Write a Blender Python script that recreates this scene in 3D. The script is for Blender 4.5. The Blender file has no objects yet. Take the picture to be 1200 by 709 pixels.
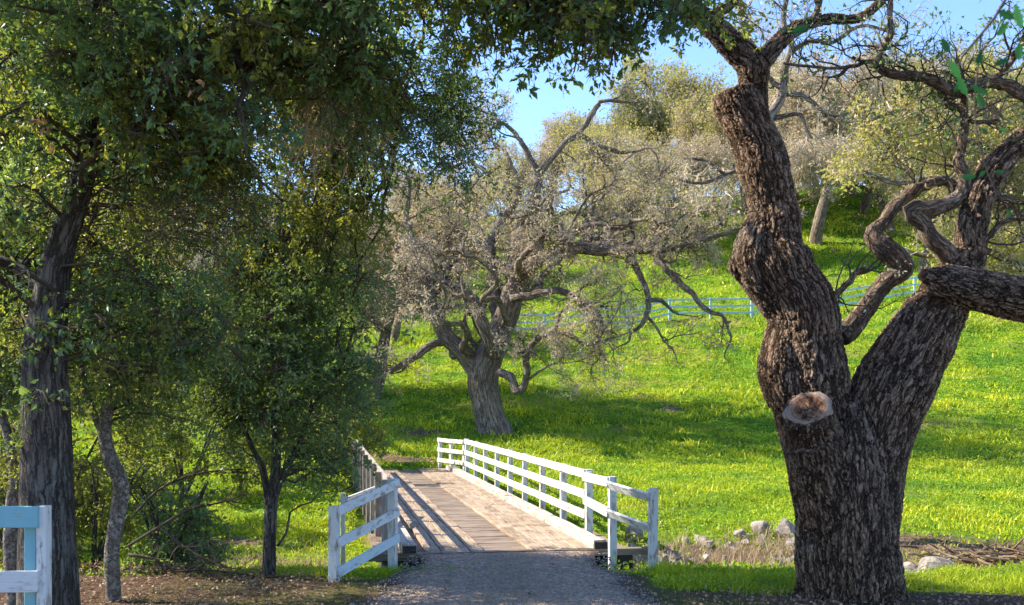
import bpy, bmesh, math, random
import numpy as np
from mathutils import Vector
random.seed(7)
rng = np.random.default_rng(11)
SC = bpy.context.scene
COL = SC.collection
PI = math.pi
F, HOR, CAMZ = 1250.0, 473.0, 2.0

def W(px, py, d):
    """measured position in the photo at distance d -> world point"""
    return np.array([(px-600)/F*d, d, CAMZ+(HOR-py)/F*d])

def nrm(a):
    return a/np.maximum(np.linalg.norm(a, axis=-1, keepdims=True), 1e-9)

# ------------------------------------------------------------------ noise
def _h(i, j, s):
    n = (i*374761393 + j*668265263 + s*1442695041) & 0xffffffff
    n = ((n ^ (n >> 13))*1274126177) & 0xffffffff
    return ((n ^ (n >> 16)) & 0xffff)/65535.0

def vnoise(x, y, s=0):
    x = np.asarray(x, float); y = np.asarray(y, float)
    i = np.floor(x).astype(np.int64); j = np.floor(y).astype(np.int64)
    fx = x-i; fy = y-j
    fx = fx*fx*(3-2*fx); fy = fy*fy*(3-2*fy)
    a = _h(i, j, s); b = _h(i+1, j, s); c = _h(i, j+1, s); d = _h(i+1, j+1, s)
    return (a*(1-fx)+b*fx)*(1-fy)+(c*(1-fx)+d*fx)*fy

def fbm(x, y, s=0, o=4):
    t = 0; a = .5
    for k in range(o):
        t = t+a*vnoise(x*2**k, y*2**k, s+k*17); a *= .5
    return t

def sstep(a, b, x):
    t = np.clip((x-a)/(b-a), 0, 1); return t*t*(3-2*t)

# ------------------------------------------------------------------ terrain height
AX = np.array([-.1717, .9851]); PX = np.array([.9851, .1717])      # bridge axis and its right-hand side
def SU(s, u):
    return AX*s+PX*u
def to_su(x, y):
    return x*AX[0]+y*AX[1], x*PX[0]+y*PX[1]
_yy = np.linspace(-60, 700, 7601)
_kn = np.array([[-60,0],[12.6,0],[14.2,-.25],[16.3,-.7],[18.5,-.42],[21,-.2],[25,-.08],[33,.08],[36,.32],[40,.95],[50,3.3],[62,6.9],[78,12.6],
                [92,17.4],[105,20.6],[120,22.5],[160,23.5],[400,20],[700,15]])
_zz = np.interp(_yy, _kn[:, 0], _kn[:, 1])
_k = np.exp(-.5*(np.arange(-20, 21)/8.0)**2); _k /= _k.sum()
_zz = np.convolve(np.pad(_zz, 20, 'edge'), _k, 'valid')
def road_x(y):
    """centre and half width of the gravel drive at distance y"""
    y = np.asarray(y, float)
    c = np.interp(y, [-30, 0, 10, 14.3, 16], [3.0, .6, -.02, -.05, -.2])
    w = np.interp(y, [-30, 4, 10.5, 13.2, 15], [1.7, 1.6, 1.38, 1.14, 1.14])
    return c, w
def height(x, y):
    x = np.asarray(x, float); y = np.asarray(y, float)
    yb = y+(fbm(x*.22+3, y*.0+1, 5)-.5)*1.6*sstep(2.5, 5, np.abs(x))*sstep(50, 30, y)
    z = np.interp(yb, _yy, _zz)
    z = z+.072*np.clip(x, -50, 60)*sstep(36, 64, y)
    rough = sstep(12.5, 15, y)
    z = z+(fbm(x*1.1, y*1.1, 1)-.47)*.22*rough*sstep(60, 20, y)+(fbm(x*.45, y*.45, 2)-.47)*.75*sstep(34, 60, y)
    z = z+(vnoise(x*3.3, y*3.3, 8)-.5)*.07*rough
    z = z+(fbm(x*.12, y*.12, 4)-.47)*2.0*sstep(55, 90, y)
    z = z+(fbm(x*.35, y*1.1, 14)-.47)*.55*sstep(42, 60, y)+(fbm(x*1.1, y*1.3, 15)-.47)*.55*sstep(30, 50, y)
    c, w = road_x(y)
    off = sstep(0, .9, np.abs(x-c)-w-.1)
    z = z+(fbm(x*1.6, y*1.6, 3)-.42)*.10*off*(1-rough)
    s, u = to_su(x, y)
    under = sstep(14.25, 14.9, s)*sstep(33.4, 32.6, s)*sstep(.3, .8, u)*sstep(4.9, 4.3, u)
    z = z*(1-under)+np.minimum(z, -.45)*under
    return z
def gz(x, y):
    return float(height(np.array([x]), np.array([y]))[0])

# ------------------------------------------------------------------ mesh builder
class MB:
    def __init__(s):
        s.v = []; s.f = {}; s.n = 0; s.att = {}; s.pend = []
    def add(s, v, faces, **att):
        v = np.asarray(v, float).reshape(-1, 3); faces = [np.asarray(f) for f in (faces if isinstance(faces, list) else [faces])]
        for f in faces:
            s.f.setdefault(f.shape[1], []).append(f+s.n)
        for k, a in att.items():
            s.att.setdefault(k, []).append((s.n, np.asarray(a, float)))
        s.v.append(v); s.n += len(v)
    def box(s, o, ax, ay, az, jit=0, **att):
        """box from centre and three half-axis vectors"""
        o = np.asarray(o, float); ax = np.asarray(ax, float); ay = np.asarray(ay, float); az = np.asarray(az, float)
        c = [o+i*ax+j*ay+k*az for k in (-1, 1) for j in (-1, 1) for i in (-1, 1)]
        c = np.array(c)+(rng.normal(0, jit, (8, 3)) if jit else 0)
        s.add(c, np.array([[0, 2, 3, 1], [4, 5, 7, 6], [0, 1, 5, 4], [2, 6, 7, 3], [0, 4, 6, 2], [1, 3, 7, 5]]),
              rnd=np.full(8, random.random()), **att)
    def mesh(s, name, smooth=False):
        me = bpy.data.meshes.new(name)
        V = np.concatenate(s.v); me.vertices.add(len(V)); me.vertices.foreach_set('co', V.ravel())
        idx = []; tot = []
        for k, fl in s.f.items():
            f = np.concatenate(fl); idx.append(f.ravel()); tot.append(np.full(len(f), k))
        idx = np.concatenate(idx).astype(np.int32); tot = np.concatenate(tot).astype(np.int32)
        st = np.concatenate([[0], np.cumsum(tot)[:-1]]).astype(np.int32)
        me.loops.add(len(idx)); me.loops.foreach_set('vertex_index', idx)
        me.polygons.add(len(tot)); me.polygons.foreach_set('loop_start', st)
        try: me.polygons.foreach_set('loop_total', tot)
        except Exception: pass
        me.polygons.foreach_set('use_smooth', np.full(len(tot), smooth))
        for k, lst in s.att.items():
            dim = 3 if lst[0][1].ndim == 2 else 1
            a = np.zeros((len(V), dim))
            for n0, arr in lst: a[n0:n0+len(arr)] = arr.reshape(-1, dim)
            at = me.attributes.new(k, 'FLOAT_VECTOR' if dim == 3 else 'FLOAT', 'POINT')
            at.data.foreach_set('vector' if dim == 3 else 'value', a.ravel())
        me.update(calc_edges=True); me.validate()
        return me
    def build(s, name, mat, parent=None, smooth=False, bevel=0, loc=None):
        me = s.mesh(name, smooth); return link(name, me, mat, parent, bevel, loc)

def link(name, me, mat, parent=None, bevel=0, loc=None):
    o = bpy.data.objects.new(name, me); COL.objects.link(o)
    if mat: me.materials.append(mat)
    if parent: o.parent = parent
    if loc is not None:
        me.vertices.foreach_get  # keep the origin at the thing's base
        co = np.empty(len(me.vertices)*3); me.vertices.foreach_get('co', co)
        co = co.reshape(-1, 3)-np.asarray(loc); me.vertices.foreach_set('co', co.ravel()); me.update()
        o.location = loc
    if bevel:
        b = o.modifiers.new('bevel', 'BEVEL'); b.width = bevel; b.segments = 1; b.limit_method = 'ANGLE'
    return o

def tag(o, label=None, cat=None, group=None, kind=None):
    if label: o['label'] = label
    if cat: o['category'] = cat
    if group: o['group'] = group
    if kind: o['kind'] = kind
    return o
def empty(name, label, cat, loc=(0, 0, 0), group=None):
    o = bpy.data.objects.new(name, None); COL.objects.link(o); o.location = loc
    o.empty_display_size = .2
    return tag(o, label, cat, group)
def part(mb, name, mat, root, smooth=False, bevel=0):
    """mesh given in world coordinates, parented under a root Empty that is only translated"""
    r = np.array(root.location); p = root.parent
    while p is not None: r = r+np.array(p.location); p = p.parent
    mb.v = [v-r for v in mb.v]
    return mb.build(name, mat, root, smooth, bevel)

# ------------------------------------------------------------------ tubes
def resample(pts, rad, step):
    pts = np.asarray(pts, float); rad = np.asarray(rad, float)
    n = len(pts)
    P = np.vstack([2*pts[0]-pts[1], pts, 2*pts[-1]-pts[-2]])
    out = []; ro = []
    for i in range(n-1):
        p0, p1, p2, p3 = P[i], P[i+1], P[i+2], P[i+3]
        m = max(1, int(np.linalg.norm(p2-p1)/step))
        for t in np.arange(m)/m:
            out.append(.5*((2*p1)+(-p0+p2)*t+(2*p0-5*p1+4*p2-p3)*t*t+(-p0+3*p1-3*p2+p3)*t**3))
            ro.append(rad[i]*(1-t)+rad[i+1]*t)
    out.append(pts[-1]); ro.append(rad[-1])
    return np.array(out), np.array(ro)

def frames(P):
    T = nrm(np.gradient(P, axis=0)); n = len(P)
    N = np.zeros_like(P); a = np.array([1., 0, 0]) if abs(T[0][0]) < .8 else np.array([0, 1., 0])
    N[0] = nrm(a-T[0]*a.dot(T[0]))
    for i in range(1, n):
        v = N[i-1]-T[i]*N[i-1].dot(T[i]); N[i] = nrm(v)
    B = np.cross(T, N)
    s = np.concatenate([[0], np.cumsum(np.linalg.norm(np.diff(P, axis=0), axis=1))])
    return T, N, B, s

def tube(mb, pts, rad, sides=12, step=.08, lump=.08, seed=0, caps=True, kink=0.):
    P, R = resample(pts, rad, step)
    if kink:
        s_ = np.arange(len(P))*step/np.maximum(R, .02)/2.2; w_ = np.stack([fbm(s_, s_*0+k+seed*3.1, 200+k, 3) for k in range(3)], -1)-.45
        P = P+w_*(R*kink)[:, None]*2*np.minimum(1, np.arange(len(P))/4)[:, None]; R = R*(1+.5*(fbm(s_*.8, s_*0+9.5+seed, 210, 3)-.45))
    T, N, B, s = frames(P); n = len(P)
    th = np.arange(sides)/sides*2*PI
    TH, S = np.meshgrid(th, s)
    r = R[:, None]*(1+lump*(2*fbm(np.cos(TH)*1.6+seed*7.1+9, S*1.3/max(.05, R.max()*4)+np.sin(TH)*1.6, seed)-.95))
    V = P[:, None]+N[:, None]*(r*np.cos(TH))[..., None]+B[:, None]*(r*np.sin(TH))[..., None]
    bc = np.stack([r*np.cos(TH)+seed*3.3, r*np.sin(TH), S], -1)
    i = np.arange(n-1)[:, None]*sides; j = np.arange(sides)[None]; j2 = (j+1) % sides
    f = np.stack([i+j, i+j2, i+sides+j2, i+sides+j], -1).reshape(-1, 4)
    V = V.reshape(-1, 3); bc = bc.reshape(-1, 3)
    fs = [f]
    if caps:
        V = np.vstack([V, P[0], P[-1]]); bc = np.vstack([bc, bc[0]*0, bc[-1]]); a = n*sides
        jj = np.arange(sides); k2 = (jj+1) % sides
        fs.append(np.stack([k2, jj, np.full(sides, a)], -1))
        fs.append(np.stack([(n-1)*sides+jj, (n-1)*sides+k2, np.full(sides, a+1)], -1))
    mb.add(V, fs, bco=bc)
    return P, R

def tubes(mb, P, R, sides=3):
    """batch of N polylines of K points"""
    N_, K = P.shape[:2]
    T = nrm(np.gradient(P, axis=1)); m = nrm(P[:, -1]-P[:, 0])
    a = rng.normal(size=(N_, 3)); a = nrm(a-m*(a*m).sum(-1, keepdims=True))
    A = nrm(a[:, None]-T*(a[:, None]*T).sum(-1, keepdims=True)); B = np.cross(T, A)
    th = np.arange(sides)/sides*2*PI
    V = P[:, :, None]+R[:, :, None, None]*(A[:, :, None]*np.cos(th)[:, None]+B[:, :, None]*np.sin(th)[:, None])
    base = (np.arange(N_)*K*sides)[:, None, None]; k = (np.arange(K-1)*sides)[None, :, None]; j = np.arange(sides)[None, None]; j2 = (j+1) % sides
    f = np.stack([base+k+j, base+k+j2, base+k+sides+j2, base+k+sides+j], -1).reshape(-1, 4)
    s = np.concatenate([np.zeros((N_, 1)), np.cumsum(np.linalg.norm(np.diff(P, axis=1), axis=-1), 1)], 1)
    bc = np.stack(np.broadcast_arrays(R[:, :, None]*np.cos(th), R[:, :, None]*np.sin(th), s[:, :, None]), -1)
    mb.add(V.reshape(-1, 3), f, bco=bc.reshape(-1, 3))

def grow(P0, D0, L, R, K=5, wig=.35, grav=0., taper=.75):
    N_ = len(P0); P = np.zeros((N_, K, 3)); P[:, 0] = P0; d = nrm(D0)
    for k in range(1, K):
        d = nrm(d+rng.normal(0, wig, (N_, 3))+np.array([0, 0, grav]))
        P[:, k] = P[:, k-1]+d*(L/(K-1))[:, None]
    t = np.linspace(0, 1, K)
    return P, R[:, None]*(1-taper*t)[None]

def spawn(P, R, n, ang=.9, lo=.25, hi=1., up=0.):
    """pick n places along the polylines P: start, direction, radius"""
    N_, K = P.shape[:2]
    wt = np.linalg.norm(np.diff(P, axis=1), axis=-1).sum(1); w = wt/wt.sum()
    i = rng.choice(N_, n, p=w); t = rng.uniform(lo, hi, n)*(K-1); k = np.minimum(t.astype(int), K-2); f = (t-k)[:, None]
    p = P[i, k]*(1-f)+P[i, k+1]*f; T = nrm(P[i, k+1]-P[i, k])
    q = rng.normal(size=(n, 3)); q = nrm(q-T*(q*T).sum(-1, keepdims=True))
    a = (ang*rng.uniform(.6, 1.3, n))[:, None]
    D = nrm(T*np.cos(a)+q*np.sin(a)+np.array([0, 0, up]))
    r = R[i, k]*(1-f[:, 0])+R[i, k+1]*f[:, 0]
    return p, D, r

def lines_of(P, R, K=6):
    """cut a long sampled polyline into K-point pieces so that spawn can use it"""
    n = len(P); out = []; ro = []
    for a in range(0, max(1, n-K+1), K-1):
        if a+K <= n: out.append(P[a:a+K]); ro.append(R[a:a+K])
    return out, ro

def leaves(mb, pos, dr, size, wid=.5, fold=.25, **att):
    """kite leaves folded on the midrib"""
    n = len(pos); dr = nrm(dr)
    q = rng.normal(size=(n, 3)); q = nrm(q-dr*(q*dr).sum(-1, keepdims=True)); up = np.cross(dr, q)
    s = size[:, None]
    b = pos; tip = pos+dr*s+up*s*rng.uniform(-.15, .15, (n, 1))
    m = pos+dr*s*.45
    l = m+q*s*wid*.5+up*s*fold*.5; r = m-q*s*wid*.5+up*s*fold*.5
    V = np.stack([b, l, tip, r], 1).reshape(-1, 3)
    i = np.arange(n)[:, None]*4
    f = np.concatenate([i+np.array([[0, 1, 2]]), i+np.array([[0, 2, 3]])])
    rv = att.get('rnd'); rv = rng.random(n) if rv is None else rv
    mb.add(V, f, rnd=np.repeat(rv, 4))

# ------------------------------------------------------------------ materials
def newmat(name):
    m = bpy.data.materials.new(name); m.use_nodes = True; nt = m.node_tree; nt.nodes.clear()
    out = nt.nodes.new('ShaderNodeOutputMaterial')
    return m, nt, out
class NT:
    def __init__(s, name): s.m, s.t, s.out = newmat(name)
    def n(s, typ, **kw):
        nd = s.t.nodes.new(typ)
        for k, v in kw.items():
            if k in nd.inputs.keys() or k.isdigit(): continue
            setattr(nd, k, v)
        return nd
    def l(s, a, b): s.t.links.new(a, b)
    def attr(s, name): return s.n('ShaderNodeAttribute', attribute_name=name)
    def noise(s, scale, vec=None, detail=4, rough=.6, dist=0):
        nd = s.n('ShaderNodeTexNoise'); nd.inputs['Scale'].default_value = scale; nd.inputs['Detail'].default_value = detail
        nd.inputs['Roughness'].default_value = rough; nd.inputs['Distortion'].default_value = dist
        if vec is not None: s.l(vec, nd.inputs['Vector'])
        return nd
    def ramp(s, fac, stops):
        nd = s.n('ShaderNodeValToRGB'); e = nd.color_ramp.elements
        while len(e) < len(stops): e.new(.5)
        for i, (p, c) in enumerate(stops):
            e[i].position = p; e[i].color = (c[0], c[1], c[2], 1) if not isinstance(c, (int, float)) else (c, c, c, 1)
        s.l(fac, nd.inputs[0]); return nd
    def mix(s, fac, a, b, mode='MIX'):
        nd = s.n('ShaderNodeMix', data_type='RGBA', blend_type=mode)
        for sock, v in ((nd.inputs[0], fac), (nd.inputs[6], a), (nd.inputs[7], b)):
            if isinstance(v, (int, float)): sock.default_value = v
            elif isinstance(v, tuple): sock.default_value = (*v, 1)
            else: s.l(v, sock)
        return nd.outputs[2]
    def math(s, op, a, b=0., c=None):
        nd = s.n('ShaderNodeMath', operation=op)
        for i, v in enumerate((a, b, c)):
            if v is None: continue
            if isinstance(v, (int, float)): nd.inputs[i].default_value = v
            else: s.l(v, nd.inputs[i])
        return nd.outputs[0]
    def geo(s): return s.n('ShaderNodeNewGeometry')
    def tc(s): return s.n('ShaderNodeTexCoord')
    def mapping(s, vec, scale):
        nd = s.n('ShaderNodeMapping'); nd.inputs['Scale'].default_value = scale; s.l(vec, nd.inputs['Vector']); return nd.outputs[0]
    def bsdf(s, col, rough=.8, spec=.3, bump=None, bdist=.01, bstr=1.):
        p = s.n('ShaderNodeBsdfPrincipled')
        if isinstance(col, tuple): p.inputs['Base Color'].default_value = (*col, 1)
        else: s.l(col, p.inputs['Base Color'])
        if isinstance(rough, (int, float)): p.inputs['Roughness'].default_value = rough
        else: s.l(rough, p.inputs['Roughness'])
        p.inputs['Specular IOR Level'].default_value = spec
        if bump is not None:
            b = s.n('ShaderNodeBump'); b.inputs['Distance'].default_value = bdist; b.inputs['Strength'].default_value = bstr
            s.l(bump, b.inputs['Height']); s.l(b.outputs[0], p.inputs['Normal'])
        return p
    def done(s, sh):
        s.l(sh.outputs[0] if hasattr(sh, 'outputs') else sh, s.out.inputs['Surface']); return s.m

def leaf_mat(name, dark, mid, light, tr, trans=.45, rough=.45, spec=.45, patch=None):
    m = NT(name); a = m.attr('rnd')
    c = m.ramp(a.outputs['Fac'], [(0, dark), (.55, mid), (1, light)]).outputs[0]
    g = m.geo(); nz = m.noise(.9 if patch is None else patch, g.outputs['Position'], 3)
    c = m.mix(m.ramp(nz.outputs['Fac'], [(.38, 0.), (.64, .55)]).outputs[0], c, light)
    p = m.bsdf(c, rough, spec)
    t = m.n('ShaderNodeBsdfTranslucent')
    m.l(m.mix(.5, c, tr), t.inputs['Color'])
    x = m.n('ShaderNodeMixShader'); x.inputs[0].default_value = trans
    m.l(p.outputs[0], x.inputs[1]); m.l(t.outputs[0], x.inputs[2])
    return m.done(x)

def bark_mat(name, furrow, plate, lit, cell=.05, elong=.28, disp=.0, bump=.02, lichen=(.34, .34, .30), lich=.5):
    m = NT(name); a = m.attr('bco')
    nz = m.noise(.45/cell, a.outputs['Vector'], 4)
    vm = m.n('ShaderNodeVectorMath', operation='SCALE'); m.l(nz.outputs['Color'], vm.inputs[0]); vm.inputs['Scale'].default_value = cell*1.5
    va = m.n('ShaderNodeVectorMath', operation='ADD'); m.l(a.outputs['Vector'], va.inputs[0]); m.l(vm.outputs[0], va.inputs[1])
    mp = m.mapping(va.outputs[0], (1/cell, 1/cell, elong/cell))
    vo = m.n('ShaderNodeTexVoronoi', feature='DISTANCE_TO_EDGE'); vo.inputs['Scale'].default_value = 1; m.l(mp, vo.inputs['Vector'])
    vo2 = m.n('ShaderNodeTexVoronoi', feature='F1'); vo2.inputs['Scale'].default_value = 1; m.l(mp, vo2.inputs['Vector'])
    blk = m.ramp(vo.outputs['Distance'], [(0., 0.), (.13, .7), (.35, 1.)]).outputs[0]
    fur = m.noise(1., m.mapping(va.outputs[0], (.55/cell, .55/cell, .11*elong/.3/cell)), 5, .62, .5)
    rid = m.math('ABSOLUTE', m.math('SUBTRACT', fur.outputs['Fac'], .5))
    hgt = m.math('MULTIPLY', m.ramp(rid, [(0., .05), (.05, .75), (.16, 1.)]).outputs[0], m.math('MULTIPLY_ADD', blk, .5, .5))
    fine = m.noise(2.2/cell, a.outputs['Vector'], 5, .7)
    crack = m.noise(1.2, m.mapping(va.outputs[0], (1/cell, 1/cell, .12/cell)), 3, .6)
    hh = m.math('MULTIPLY_ADD', fine.outputs['Fac'], .35, m.math('MULTIPLY', hgt, m.math('MULTIPLY_ADD', crack.outputs['Fac'], .9, .35)))
    c = m.ramp(hh, [(.12, furrow), (.5, plate), (1., lit)]).outputs[0]
    c = m.mix(m.math('MULTIPLY', vo2.outputs['Color'], .25), c, plate)
    ln = m.noise(1.7, a.outputs['Vector'], 6, .65)
    lf = m.math('MULTIPLY', m.ramp(ln.outputs['Fac'], [(.5, 0.), (.66, 1.)]).outputs[0], m.ramp(hh, [(.4, 0.), (.8, lich)]).outputs[0])
    c = m.mix(lf, c, lichen)
    p = m.bsdf(c, .9, .25, hh, bump, 1.)
    if disp:
        d = m.n('ShaderNodeDisplacement'); d.inputs['Scale'].default_value = disp; d.inputs['Midlevel'].default_value = .7
        m.l(hh, d.inputs['Height']); m.l(d.outputs[0], m.out.inputs['Displacement'])
        m.m.displacement_method = 'BOTH'
    return m.done(p)

def wood_mat(name, base, dark, grey, gain=(3, 3, 3), paint=None, wear=.5, rough=.8, bump=.004):
    """weathered boards; grain runs along the longest axis through the 'gr' coordinate"""
    m = NT(name); a = m.attr('gr'); r = m.attr('rnd')
    mp = m.mapping(a.outputs['Vector'], (1.2, 22, 22))
    gn = m.noise(1.6, mp, 6, .65, .6)
    big = m.noise(2.1, a.outputs['Vector'], 4, .6)
    c = m.ramp(gn.outputs['Fac'], [(.34, dark), (.5, base), (.66, grey)]).outputs[0]
    c = m.mix(m.math('MULTIPLY', r.outputs['Fac'], .45), c, dark)
    c = m.mix(m.ramp(big.outputs['Fac'], [(.4, 0.), (.65, .6)]).outputs[0], c, grey)
    if paint is not None:
        w = m.noise(5.5, m.mapping(a.outputs['Vector'], (.8, 3, 3)), 8, .72)
        f = m.ramp(w.outputs['Fac'], [(wear-.05, 1.), (wear+.04, 0.)]).outputs[0]
        pv = m.mix(m.ramp(big.outputs['Fac'], [(.3, 0.), (.7, .35)]).outputs[0], paint, (paint[0]*.72, paint[1]*.74, paint[2]*.72))
        c = m.mix(f, c, pv)
    return m.done(m.bsdf(c, rough, .3, gn.outputs['Fac'], bump))

M = {}
M['oak_bark'] = bark_mat('oak bark', (.016, .009, .006), (.135, .088, .058), (.42, .285, .195), .036, .36, .040, .012, (.30, .29, .27), .35)
M['oak_bark_small'] = bark_mat('oak branch bark', (.014, .009, .006), (.10, .068, .046), (.33, .235, .165), .03, .3, 0, .012)
M['dark_bark'] = bark_mat('live oak bark', (.008, .007, .006), (.055, .048, .042), (.17, .145, .125), .04, .16, 0, .02, (.16, .19, .18), .6)
M['grey_bark'] = bark_mat('grey oak bark', (.03, .022, .017), (.15, .115, .09), (.33, .27, .215), .07, .22, 0, .03, (.36, .34, .30), .6)
M['pale_bark'] = bark_mat('pale sapling bark', (.05, .042, .033), (.15, .125, .10), (.34, .30, .26), .035, 1.4, 0, .012, (.46, .44, .40), .9)
def twig_mat(name, a, b):
    m = NT(name); g = m.geo(); nz = m.noise(2.0, g.outputs['Position'], 3)
    c = m.ramp(nz.outputs['Fac'], [(.3, a), (.7, b)]).outputs[0]
    return m.done(m.bsdf(c, .9, .2))
M['twig_beige'] = twig_mat('lichened twigs', (.28, .225, .165), (.62, .52, .40))
M['twig_far'] = twig_mat('pale far twigs', (.30, .25, .18), (.54, .47, .33))
M['twig_dark'] = twig_mat('dark twigs', (.035, .026, .02), (.11, .085, .065))
M['twig_grey'] = twig_mat('dead grey twigs', (.07, .055, .045), (.20, .165, .135))
M['lichen'] = twig_mat('hanging lichen', (.32, .27, .17), (.55, .46, .30))
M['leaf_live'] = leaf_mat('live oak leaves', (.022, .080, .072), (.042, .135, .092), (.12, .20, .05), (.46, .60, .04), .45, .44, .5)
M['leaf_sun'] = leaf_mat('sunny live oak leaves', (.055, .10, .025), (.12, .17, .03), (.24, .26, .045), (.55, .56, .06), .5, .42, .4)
M['leaf_shrub'] = leaf_mat('shrub leaves', (.05, .085, .02), (.10, .14, .025), (.20, .22, .035), (.45, .46, .05), .5, .5, .3)
M['leaf_olive'] = leaf_mat('sparse olive leaves', (.17, .18, .05), (.33, .32, .075), (.50, .45, .12), (.56, .50, .10), .45, .6, .25, .35)
M['leaf_beige'] = leaf_mat('dry winter leaves', (.30, .225, .145), (.50, .38, .25), (.64, .52, .34), (.58, .45, .26), .35, .7, .2, .35)
M['leaf_green_far'] = leaf_mat('grey green far leaves', (.05, .075, .03), (.11, .14, .05), (.20, .21, .08), (.3, .32, .08), .4, .6, .25, .3)
M['leaf_near'] = leaf_mat('fresh oak leaves', (.008, .05, .012), (.014, .075, .014), (.03, .11, .02), (.05, .30, .02), .42, .4, .4)
M['leaf_dead'] = leaf_mat('dead oak leaves', (.12, .06, .03), (.24, .13, .06), (.36, .24, .13), (.5, .25, .08), .35, .6, .3)
M['litter'] = leaf_mat('leaf litter', (.08, .04, .025), (.24, .14, .085), (.42, .29, .20), (.3, .15, .06), .15, .7, .3, 1.5)
M['grass'] = leaf_mat('grass blades', (.035, .16, .022), (.28, .42, .016), (.58, .57, .03), (.54, .62, .012), .32, .5, .25, .45)
M['weeds'] = leaf_mat('weed leaves', (.04, .17, .02), (.20, .36, .016), (.44, .50, .03), (.50, .66, .015), .45, .5, .3, .6)
M['dry'] = leaf_mat('dry weeds', (.16, .10, .06), (.34, .24, .15), (.50, .40, .26), (.5, .35, .2), .3, .7, .2, .8)
WH = (.78, .77, .73)
M['white'] = wood_mat('white painted wood', (.42, .36, .30), (.10, .08, .065), (.5, .46, .42), paint=(.68, .645, .565), wear=.54)
M['white_worn'] = wood_mat('worn white painted wood', (.36, .31, .26), (.09, .07, .055), (.46, .43, .40), paint=(.60, .62, .62), wear=.57)
M['blue'] = wood_mat('pale blue painted wood', (.30, .27, .24), (.08, .07, .06), (.4, .4, .4), paint=(.20, .42, .48), wear=.64)
M['white_cool'] = wood_mat('cool white painted wood', (.36, .33, .3), (.09, .08, .07), (.46, .45, .44), paint=(.50, .60, .64), wear=.6)
M['grey_wood'] = wood_mat('bare grey timber with paint remnants', (.27, .23, .20), (.09, .075, .06), (.40, .36, .33), paint=(.42, .40, .37), wear=.40)
M['plank'] = wood_mat('weathered deck planks', (.20, .14, .095), (.055, .036, .026), (.31, .25, .195), wear=.5, bump=.008)
M['runner'] = wood_mat('pale running boards', (.31, .22, .135), (.075, .046, .028), (.46, .37, .28), wear=.5, bump=.01)
M['kerb'] = wood_mat('kerb timber', (.42, .33, .25), (.13, .10, .08), (.5, .47, .43), paint=(.56, .51, .45), wear=.46, bump=.01)
M['tar'] = wood_mat('dark timber ends', (.03, .026, .024), (.012, .011, .01), (.07, .06, .055))
M['farfence'] = wood_mat('pale paddock fence paint', (.3, .3, .3), (.12, .12, .12), (.4, .4, .4), paint=(.36, .54, .58), wear=.60)
# cut wood
m = NT('sawn oak end'); a = m.attr('bco')
wv = m.n('ShaderNodeTexWave', wave_type='RINGS', rings_direction='Z'); wv.inputs['Scale'].default_value = 9; wv.inputs['Distortion'].default_value = 5; m.l(a.outputs['Vector'], wv.inputs['Vector'])
nz = m.noise(9, a.outputs['Vector'], 6, .7)
sep = m.n('ShaderNodeVectorMath', operation='LENGTH'); m.l(a.outputs['Vector'], sep.inputs[0])
c = m.ramp(nz.outputs['Fac'], [(.38, (.03, .012, .008)), (.52, (.20, .095, .05)), (.7, (.42, .26, .16))]).outputs[0]
rim = m.ramp(sep.outputs['Value'], [(.15, 0.), (.21, 1.)]).outputs[0]
c = m.mix(m.math('MULTIPLY', rim, .8), c, (.33, .26, .215)); c = m.mix(.25, c, wv.outputs['Color'], 'MULTIPLY')
M['cut'] = m.done(m.bsdf(c, .85, .2, nz.outputs['Fac'], .02))
# rock
m = NT('pale creek rock'); g = m.geo(); nz = m.noise(5, g.outputs['Position'], 7, .65); n2 = m.noise(1.7, g.outputs['Position'], 3)
c = m.ramp(nz.outputs['Fac'], [(.3, (.11, .09, .075)), (.5, (.28, .245, .21)), (.7, (.46, .42, .38))]).outputs[0]
c = m.mix(m.ramp(n2.outputs['Fac'], [(.5, 0.), (.7, .5)]).outputs[0], c, (.24, .17, .12))
M['rock'] = m.done(m.bsdf(c, .9, .25, nz.outputs['Fac'], .04))
# ground
m = NT('ground'); g = m.geo(); pos = g.outputs['Position']
n1 = m.noise(.55, pos, 6, .65); n2 = m.noise(6, pos, 5, .7); n3 = m.noise(24, pos, 4, .7)
gr = m.ramp(n1.outputs['Fac'], [(.32, (.04, .16, .014)), (.5, (.19, .34, .014)), (.68, (.38, .44, .025))]).outputs[0]
gr = m.mix(m.ramp(n2.outputs['Fac'], [(.38, .85), (.6, 0.)]).outputs[0], gr, (.05, .12, .010))
n5 = m.noise(.16, m.mapping(pos, (1, 2.2, 1)), 5, .65)
gr = m.mix(m.ramp(n5.outputs['Fac'], [(.52, 0.), (.64, .8)]).outputs[0], gr, (.34, .30, .08))
soil = m.ramp(n2.outputs['Fac'], [(.3, (.085, .05, .032)), (.5, (.21, .14, .095)), (.7, (.36, .27, .20))]).outputs[0]
soil = m.mix(m.ramp(n3.outputs['Fac'], [(.4, .5), (.6, 0.)]).outputs[0], soil, (.05, .03, .02))
dm = m.math('ADD', m.attr('dirt').outputs['Fac'], m.math('MULTIPLY', m.math('SUBTRACT', n2.outputs['Fac'], .5), .9))
df = m.ramp(dm, [(.42, 0.), (.58, 1.)]).outputs[0]
lit = m.ramp(n3.outputs['Fac'], [(.3, (.035, .02, .014)), (.5, (.13, .078, .048)), (.72, (.32, .21, .13))]).outputs[0]
mossy = m.ramp(n2.outputs['Fac'], [(.42, (.07, .095, .02)), (.6, (.14, .16, .035))]).outputs[0]
lit = m.mix(m.math('MULTIPLY', m.attr('moss').outputs['Fac'], m.ramp(n1.outputs['Fac'], [(.42, .15), (.58, .9)]).outputs[0]), lit, mossy)
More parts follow.
